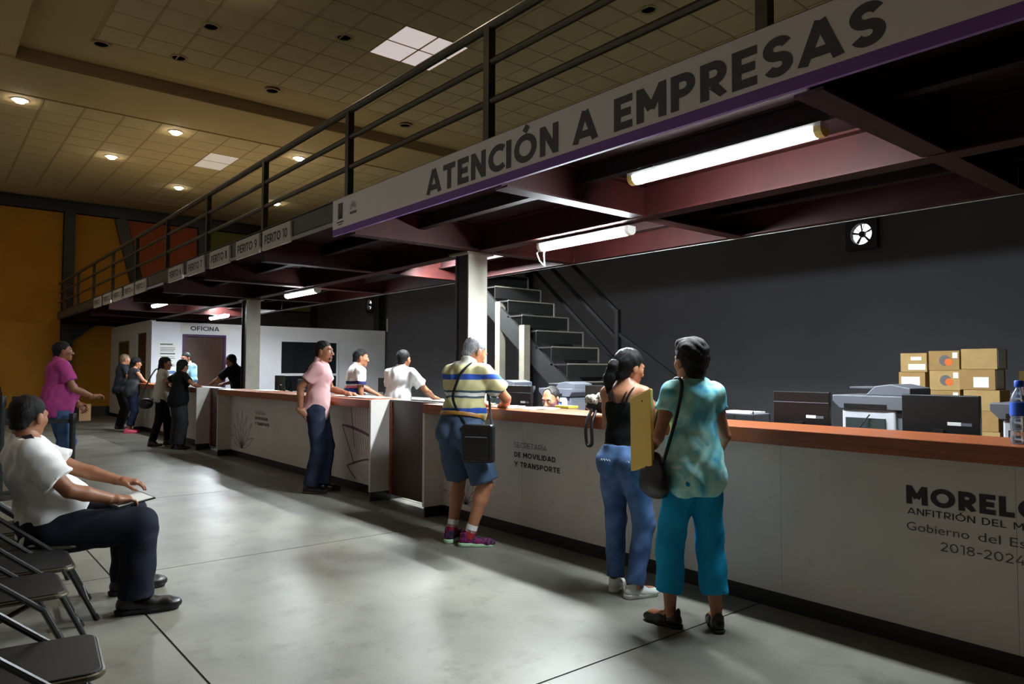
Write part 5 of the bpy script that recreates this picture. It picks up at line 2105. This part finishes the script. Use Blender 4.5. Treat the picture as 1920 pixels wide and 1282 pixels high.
# 10 --- seated woman in white far behind the middle counter
L10 = ((-13.85, 5.45, 0), D(140))
person('small seated woman in white with dark hair behind the middle counter', *L10, 1.56, M_skin, M_hairblk, [
    dict(t='top', m=C_white, hem=-.08, sleeve=.6, inf=.012, name='blouse'), dict(t='legs', m=C_navy, to=1.0, inf=.01), dict(t='shoes', m=P_shoe)],
    hip=(0, -.2, .52), lean=.05, fem=True, res=.016, feet={'R': ((.1, .2), 0), 'L': ((-.1, .2), 0)},
    hands={'R': dict(to=(.14, .2, .78)), 'L': dict(to=(-.14, .2, .78))}, head=(0, D(-12), 0), hairstyle='female',
    extra_hair=[cone((.05, -.05, 0), (.07, -.05, -.16), .045, .03, .02), cone((-.05, -.05, 0), (-.07, -.05, -.16), .045, .03, .02), cone((0, -.08, 0), (0, -.08, -.17), .05, .04, .02)])

# 11 --- seated person half hidden behind clerk 9
L11 = ((-11.9, 6.3, 0), D(20))
person('seated person in grey half hidden behind the clerk with the navy band', *L11, 1.66, M_skin2, M_hairblk, [
    dict(t='top', m=C_white, hem=-.08, sleeve=.6, inf=.012, name='shirt'), dict(t='legs', m=C_navy, to=1.0, inf=.01), dict(t='shoes', m=P_shoe)],
    hip=(0, -.2, .50), lean=.05, res=.016, feet={'R': ((.1, .2), 0), 'L': ((-.1, .2), 0)},
    hands={'R': dict(to=(.14, .2, .78)), 'L': dict(to=(-.14, .2, .78))}, head=(0, D(-8), 0))

# 12 --- dark-shirted clerk leaning at the far counter
L12 = ((-14.05, 4.72, 0), D(128))
person('clerk in a dark shirt leaning over the far counter beside the column', *L12, 1.80, M_skin2, M_hairblk, [
    dict(t='top', m=C_black, hem=-.12, sleeve=.72, collar=True, straight=.4, inf=.016, name='shirt'), dict(t='legs', m=C_navy, to=1.0, inf=.012), dict(t='shoes', m=P_shoe)],
    hip=(.0, -.12, .93), lean=.38, res=.014, build=1.12, feet={'R': ((.12, -.15), 0), 'L': ((-.12, -.15), 0)},
    hands={'R': dict(to=(.20, .42, 1.13), pole=(1, -.4, -.3)), 'L': dict(to=(-.12, .48, 1.13), pole=(-1, -.4, -.3))},
    head=(D(-6), D(-14), 0))

# 13 --- man in light blue shirt behind far counter
L13 = ((-16.9, 4.60, 0), D(200))
person('man in a light blue shirt standing behind the far counter', *L13, 1.82, M_skin, M_hairblk, [
    dict(t='top', m=C_lblue, hem=-.10, sleeve=1.7, collar=True, inf=.014, name='shirt'), dict(t='legs', m=C_navy, to=1.0, inf=.012), dict(t='shoes', m=P_shoe)],
    hip=(0, -.05, .96), lean=.12, res=.014, feet={'R': ((.1, 0), 0), 'L': ((-.1, 0), 0)},
    hands={'R': dict(to=(.2, .3, 1.14)), 'L': dict(to=(-.2, .3, 1.14))}, head=(D(10), D(-14), 0))

# 14 --- person in black, back to us
L14 = ((-13.72, 3.58, 0), D(14))
person('woman in a black top and dark patterned trousers at the end of the far counter', *L14, 1.56, M_skin, M_hairblk, [
    dict(t='top', m=C_black, hem=-.14, sleeve=.6, straight=.7, inf=.018, name='blouse'), dict(t='legs', m=C_grey2, to=1.0, r=(.10, .088, .082), inf=.014), dict(t='shoes', m=P_brownshoe)],
    hip=(0, 0, .86), lean=.08, fem=True, res=.013, build=1.14, feet={'R': ((.11, -.03), D(-25)), 'L': ((-.10, .0), D(10))},
    hands={'R': dict(to=(.25, .26, 1.10), pole=(1, -.5, -.3)), 'L': dict(to=(-.30, .16, 1.20), pole=(-1, -.2, -.5))}, head=(D(10), D(-8), 0), hairstyle='female',
    extra_hair=[cone((0, -.07, -.02), (0, -.075, -.13), .058, .045, .02)])

# 15 --- woman in pale top with bag
L15 = ((-14.55, 3.50, 0), D(-14))
person('woman in a pale top with long dark hair and a shoulder bag', *L15, 1.62, M_skin2, M_hairblk, [
    dict(t='top', m=C_khakiw, hem=-.10, sleeve=.5, straight=.4, inf=.014, name='blouse'), dict(t='legs', m=C_black, to=1.0, r=(.090, .066, .058), inf=.012), dict(t='shoes', m=P_brownshoe)],
    hip=(0, 0, .89), lean=.05, fem=True, res=.013, feet={'R': ((.10, -.14), D(-20)), 'L': ((-.06, .12), D(0))},
    hands={'R': dict(to=(.10, .26, 1.0), pole=(1, -.6, -.4)), 'L': dict(to=(-.16, .30, 1.10), pole=(-1, -.5, -.4))}, head=(D(-8), D(-6), 0), hairstyle='female',
    extra_hair=[cone((0, -.07, -.02), (.01, -.085, -.24), .058, .035, .02), cone((.06, -.02, 0), (.05, -.05, -.20), .03, .02, .02)])

# 16 --- woman in cap
L16 = ((-17.75, 3.66, 0), D(8))
w16 = person('woman in a dark cap and sleeveless grey top with pink trainers', *L16, 1.66, M_skin, M_hairblk, [
    dict(t='top', m=C_grey2, hem=-.12, sleeve=0, straight=.4, inf=.014, name='sleeveless_top'), dict(t='legs', m=cloth('dark_blue_leggings', (28, 36, 58)), to=.9, r=(.094, .070, .058), inf=.010), dict(t='shoes', m=P_pinkshoe, style='sneaker', m2=P_pinkshoe)],
    hip=(0, 0, .90), lean=.08, fem=True, res=.014, feet={'R': ((.10, -.10), D(-30)), 'L': ((-.12, .02), D(0))},
    hands={'R': dict(to=(.24, .30, 1.05), pole=(1, -.5, -.2)), 'L': dict(to=(-.2, .25, 1.05), pole=(-1, -.5, -.4))}, head=(D(-6), D(-6), 0), hairstyle='female',
    extra_hair=[cone((0, -.09, 0), (0, -.12, -.13), .04, .02, .02)])
cv, cq = sdf_mesh([ell((0, -.01, .05), (.088, .105, .085), k=0, cut=[(V(0, 0, .035), V(0, 0, -1))]), ell((0, .11, .042), (.07, .075, .012), k=.01)], .007, pad=.02)
poly_obj('cap', (cv * w16['hs']) @ w16['Rh'].T + w16['hc'], cq, C_black, w16['root'])

# 17 --- man in dark clothes
L17 = ((-18.72, 3.62, 0), D(4))
person('light-haired person in black standing nearest the office wall', *L17, 1.77, M_skin, M_hairbr, [
    dict(t='top', m=C_grey, hem=-.12, sleeve=.6, straight=.4, inf=.016, name='t_shirt'), dict(t='legs', m=C_black, to=1.0, inf=.014), dict(t='shoes', m=P_shoe, m2=P_sneak)],
    hip=(0, 0, .95), lean=.08, res=.014, feet={'R': ((.10, -.02), D(-10)), 'L': ((-.10, .0), D(10))},
    hands={'R': dict(to=(.12, .28, 1.12), pole=(1, -.7, -.3)), 'L': dict(to=(-.2, .3, 1.1), pole=(-1, -.5, -.4))}, head=(D(-4), D(-4), 0), hairmat=M_hairbr)


# ------------------------------------------------------------------ things people carry
def soft(name, prims, h, m, parent, wr=(.004, 50), post=None):
    v, q = sdf_mesh(prims, h, wrinkle=wr, post=post, pad=.02)
    return poly_obj(name, v, q, m, parent)


# yellow folder held by the woman in turquoise
A1 = V(*L1[0])
R1m = rotz_m(L1[1])


def lw(p):
    return tuple(A1 + R1m @ V(*p))


fo = thing('folder', 'yellow folder tucked under the arm of the woman in turquoise', 'folder', lw((-.262, .10, .90)), L1[1])
o = MB().box(-.009, .009, -.13, .13, -.03, .40).build('cover', M_yellow, fo, bevel=.003)
o2 = MB().box(-.005, .005, -.126, .134, -.026, .404).build('papers', M_fold, fo)
MB().lathe([(.006, 0), (.006, .002)], c=(-.011, -.03, .35), n=10, axis='x').build('eyelet', M_print, fo)
fo.rotation_euler = (D(-14), D(6), L1[1])
# shoulder bag
bg = thing('shoulder_bag', 'black leather shoulder bag hanging at the left hip of the woman in turquoise', 'bag', lw((-.225, .01, .79)), L1[1])
soft('bag_body', [ell((0, .02, 0), (.055, .155, .075), k=.04), ell((0, .02, .08), (.045, .13, .10), k=.05)], .007, P_leather, bg)
sh_ = w1p['sh']['L'] - (V(-.225, .01, .79))
MB().tube(crom([(0, -.09, .13), tuple(sh_ + V(-.02, -.105, -.10)), tuple(sh_ + V(.03, -.06, .055)), tuple(sh_ + V(.03, .03, .07)), tuple(sh_ + V(-.02, .10, -.08)), (0, .12, .12)]), .010, 8).build('strap', P_leather, bg, smooth=True)
# patterned bag on the counter
pb = thing('handbag', 'black handbag with a patterned scarf resting on the counter', 'bag', (-3.66, 3.87, CH), D(20))
soft('bag_body', [ell((0, .0, .07), (.14, .07, .055), k=.04, cut=[(V(0, 0, .004), V(0, 0, -1))])], .008, P_leather, pb)
soft('scarf', [ell((-.02, -.01, .115), (.12, .065, .045), k=.04), ell((.05, 0, .14), (.07, .05, .03), k=.03)], .007, marbled('zebra_scarf', [(30, 28, 26), (220, 214, 200), (60, 56, 50), (232, 228, 214), (90, 84, 74)], 26, dist=.6), pb, wr=(.010, 70))
MB().tube(crom([(-.06, -.06, .05), (-.075, -.13, -.06), (-.07, -.13, -.19), (-.045, -.13, -.21), (-.03, -.125, -.18), (-.035, -.12, -.05), (-.03, -.06, .04)]), .012, 8).build('hand_strap', P_leather, pb, smooth=True)
# crossbody bag of the striped man
A3 = V(*L3[0])
R3m = rotz_m(L3[1])
cbl = V(.235, -.12, .86)
cb = thing('crossbody_bag', 'black crossbody bag at the hip of the man in the striped polo', 'bag', tuple(A3 + R3m @ cbl), L3[1] + D(14))
MB().box(-.13, .13, -.045, .045, -.17, .13).build('bag_body', P_leather, cb, bevel=.02)
MB().box(-.10, .10, -.062, -.045, -.14, .03).build('front_pocket', P_leather, cb, bevel=.012)
MB().box(-.09, .09, -.066, -.061, .03, .038).build('zip', M_pgrey, cb)
Rb = rotz_m(-D(14))


def cbp(p):
    return tuple(Rb @ (V(*p) - cbl))


s3 = w3p
pts = [(-.11, 0, .12)]
for p in [s3['hip'] + s3['U'] * .20 - s3['F'] * .165 + s3['R'] * .02, s3['hip'] + s3['U'] * .34 - s3['F'] * .172 + s3['R'] * .035, s3['hip'] + s3['U'] * .46 - s3['F'] * .135 + s3['R'] * .06, s3['hip'] + s3['U'] * .545 - s3['F'] * .03 + s3['R'] * .085,
          s3['hip'] + s3['U'] * .50 + s3['F'] * .09 + s3['R'] * .07, s3['hip'] + s3['U'] * .34 + s3['F'] * .18 + s3['R'] * .10, s3['hip'] + s3['U'] * .15 + s3['F'] * .185 + s3['R'] * .15]:
    pts.append(cbp(p))
pts.append((.11, .02, .12))
MB().tube(crom(pts), .011, 8).build('strap', C_black, cb, smooth=True)
# bag of the woman in the pale top
wb2 = thing('shoulder_bag', 'dark bag hanging at the side of the woman in the pale top', 'bag', (-14.50, 3.22, .78), D(-14))
soft('bag_body', [ell((0, 0, 0), (.06, .13, .10), k=.03)], .012, P_leather, wb2)
MB().tube(crom([(0, -.1, .06), (-.03, .0, .32), (-.08, .12, .58), (-.12, .2, .62), (-.10, .36, .40), (0, .1, .06)]), .012, 6).build('strap', P_leather, wb2)
# envelope held by the man in magenta
ev_ = thing('envelope', 'brown envelope in the hand of the man in magenta', 'envelope', (-10.93, 1.66, .73), D(10))
MB().box(-.008, .008, -.03, .11, 0, .22).build('cover', mat('manila', (170, 134, 92), rough=.8), ev_)


# ------------------------------------------------------------------ folding chairs
def folding_chair(x, y, rot, label):
    t = thing('folding_chair', label, 'chair', (x, y, 0), rot, group='black folding chairs in the waiting row')
    w = .205
    SH = .43
    st_ = MB()
    n = 6
    poly = []
    for cx, cy, a0 in ((w - .05, .21 - .05, 0), (-w + .05, .21 - .05, 90), (-w + .03, -.19 + .03, 180), (w - .03, -.19 + .03, 270)):
        rr = .05 if cy > 0 else .03
        for k in range(n):
            a = math.radians(a0 + 90 * k / (n - 1))
            poly.append((cx + rr * math.cos(a), cy + rr * math.sin(a)))
    st_.prism(poly, (0, 0, SH - .012), (1, 0, 0), (0, 1, 0), .024)
    seat = st_.build('seat', M_black, t, bevel=.006)
    rim = [(a * 1.012, b * 1.012, SH - .004) for a, b in poly]
    MB().tube(rim + rim[:1], .010, 8, cap=False).build('seat_rim', M_rail, t, smooth=True)
    for sg in (-1, 1):
        xx = sg * (w + .015)
        MB().tube([(xx, .30, .0), (xx, .12, SH - .05), (xx, -.17, .62), (xx, -.25, .80), (xx * .94, -.265, .86)], .0125, 8).build('front_leg', M_dsteel, t, smooth=True)
        xx = sg * (w - .012)
        MB().tube([(xx, -.30, .0), (xx, -.05, SH - .08), (xx, .08, SH - .02)], .0115, 8).build('rear_leg', M_dsteel, t, smooth=True)
        MB().tube([(xx, -.302, 0), (xx, -.298, .03)], .016, 8).build('foot_cap', M_black2, t)
        MB().tube([(sg * (w + .015), .302, 0), (sg * (w + .015), .288, .03)], .016, 8).build('foot_cap', M_black2, t)
    MB().tube([(-w, .262, .09), (w, .262, .09)], .009, 8).build('stretcher', M_dsteel, t)
    MB().tube([(-w, -.25, .10), (w, -.25, .10)], .009, 8).build('stretcher', M_dsteel, t)
    bk = MB()
    m_ = 8
    vs = []
    for i in range(m_ + 1):
        u = -1 + 2 * i / m_
        for z, yy in ((.64, -.182), (.84, -.262)):
            for dy in (0, -.016):
                vs.append((u * (w - .002), yy - .035 * (1 - u * u) + dy, z))
    fs = []
    for i in range(m_):
        a = 4 * i
        fs += [(a, a + 4, a + 6, a + 2), (a + 1, a + 3, a + 7, a + 5), (a, a + 1, a + 5, a + 4), (a + 2, a + 6, a + 7, a + 3)]
    fs += [(0, 2, 3, 1), (4 * m_, 4 * m_ + 1, 4 * m_ + 3, 4 * m_ + 2)]
    bk.add(vs, fs)
    bk.build('backrest', M_black, t, bevel=.004)
    return t


folding_chair(-4.92, .53, D(-4), 'black folding chair the guard sits on')
folding_chair(-4.40, .42, D(-2), 'empty black folding chair next to the seated guard')
folding_chair(-3.92, .32, D(0), 'empty black folding chair between the front one and the one beside the guard')
folding_chair(-2.90, .30, D(-6), 'empty black folding chair nearest the camera in the lower left corner')
folding_chair(-5.45, .52, D(2), 'black folding chair half hidden beyond the seated guard')


def office_chair(x, y, rot, label):
    t = thing('office_chair', label, 'chair', (x, y, 0), rot)
    MB().box(-.23, .23, -.22, .22, .38, .44).build('seat', M_black, t, bevel=.02)
    MB().box(-.21, .21, -.30, -.25, .55, .95).build('backrest', M_black, t, bevel=.02)
    MB().box(-.03, .03, -.29, -.24, .36, .56).build('back_support', M_black2, t)
    MB().tube([(0, 0, .08), (0, 0, .38)], .028, 12).build('gas_lift', M_dsteel, t, smooth=True)
    for k in range(5):
        a = 2 * PI * k / 5
        MB().bar((0, 0, .09), (.28 * math.cos(a), .28 * math.sin(a), .06), .04, .03).build('leg', M_black2, t)
        MB().tube([(.28 * math.cos(a), .28 * math.sin(a) - .015, .03), (.28 * math.cos(a), .28 * math.sin(a) + .015, .03)], .03, 10).build('castor', M_black2, t)


for (lc, rz), lb in ((L7, 'black office chair under the balding clerk'), (L10, 'black office chair under the small seated woman'), (L11, 'black office chair under the half-hidden seated person')):
    p_ = V(*lc) + rotz_m(rz) @ V(0, -.22, 0)
    office_chair(p_[0], p_[1], rz, lb)

# belt barrier posts
def belt_post(x, y, label, h=.86):
    t = thing('belt_post', label, 'barrier post', (x, y, 0), group='belt barrier posts')
    MB().lathe([(.16, 0), (.16, .008), (.13, .022), (.04, .03)], n=24).build('base', M_black2, t, smooth=True)
    MB().lathe([(.034, .03), (.034, h - .12)], n=16).build('pole', M_black2, t, smooth=True)
    MB().lathe([(.042, h - .12), (.044, h - .115), (.044, h - .01), (.040, h)], n=16).build('belt_head', M_black, t, smooth=True)
    return t


belt_post(-10.42, 1.49, 'black belt barrier post in front of the man in magenta')
belt_post(-10.35, .45, 'black belt barrier post behind the head of the guard')
belt_post(-9.6, .70, 'tall black belt barrier post at the left edge of the picture', 1.12)
belt_post(-9.95, .86, 'tall black belt barrier post just left of the guard', 1.1)
be = thing('barrier_belt', 'black belt stretched between two barrier posts', 'belt', (-10.42, 1.45, .77))
MB().prism([(-.005, -.025), (.005, -.025), (.005, .025), (-.005, .025)], (0, 0, 0), (1, 0, 0), (0, 0, 1), .93).build('webbing', M_black2, be)
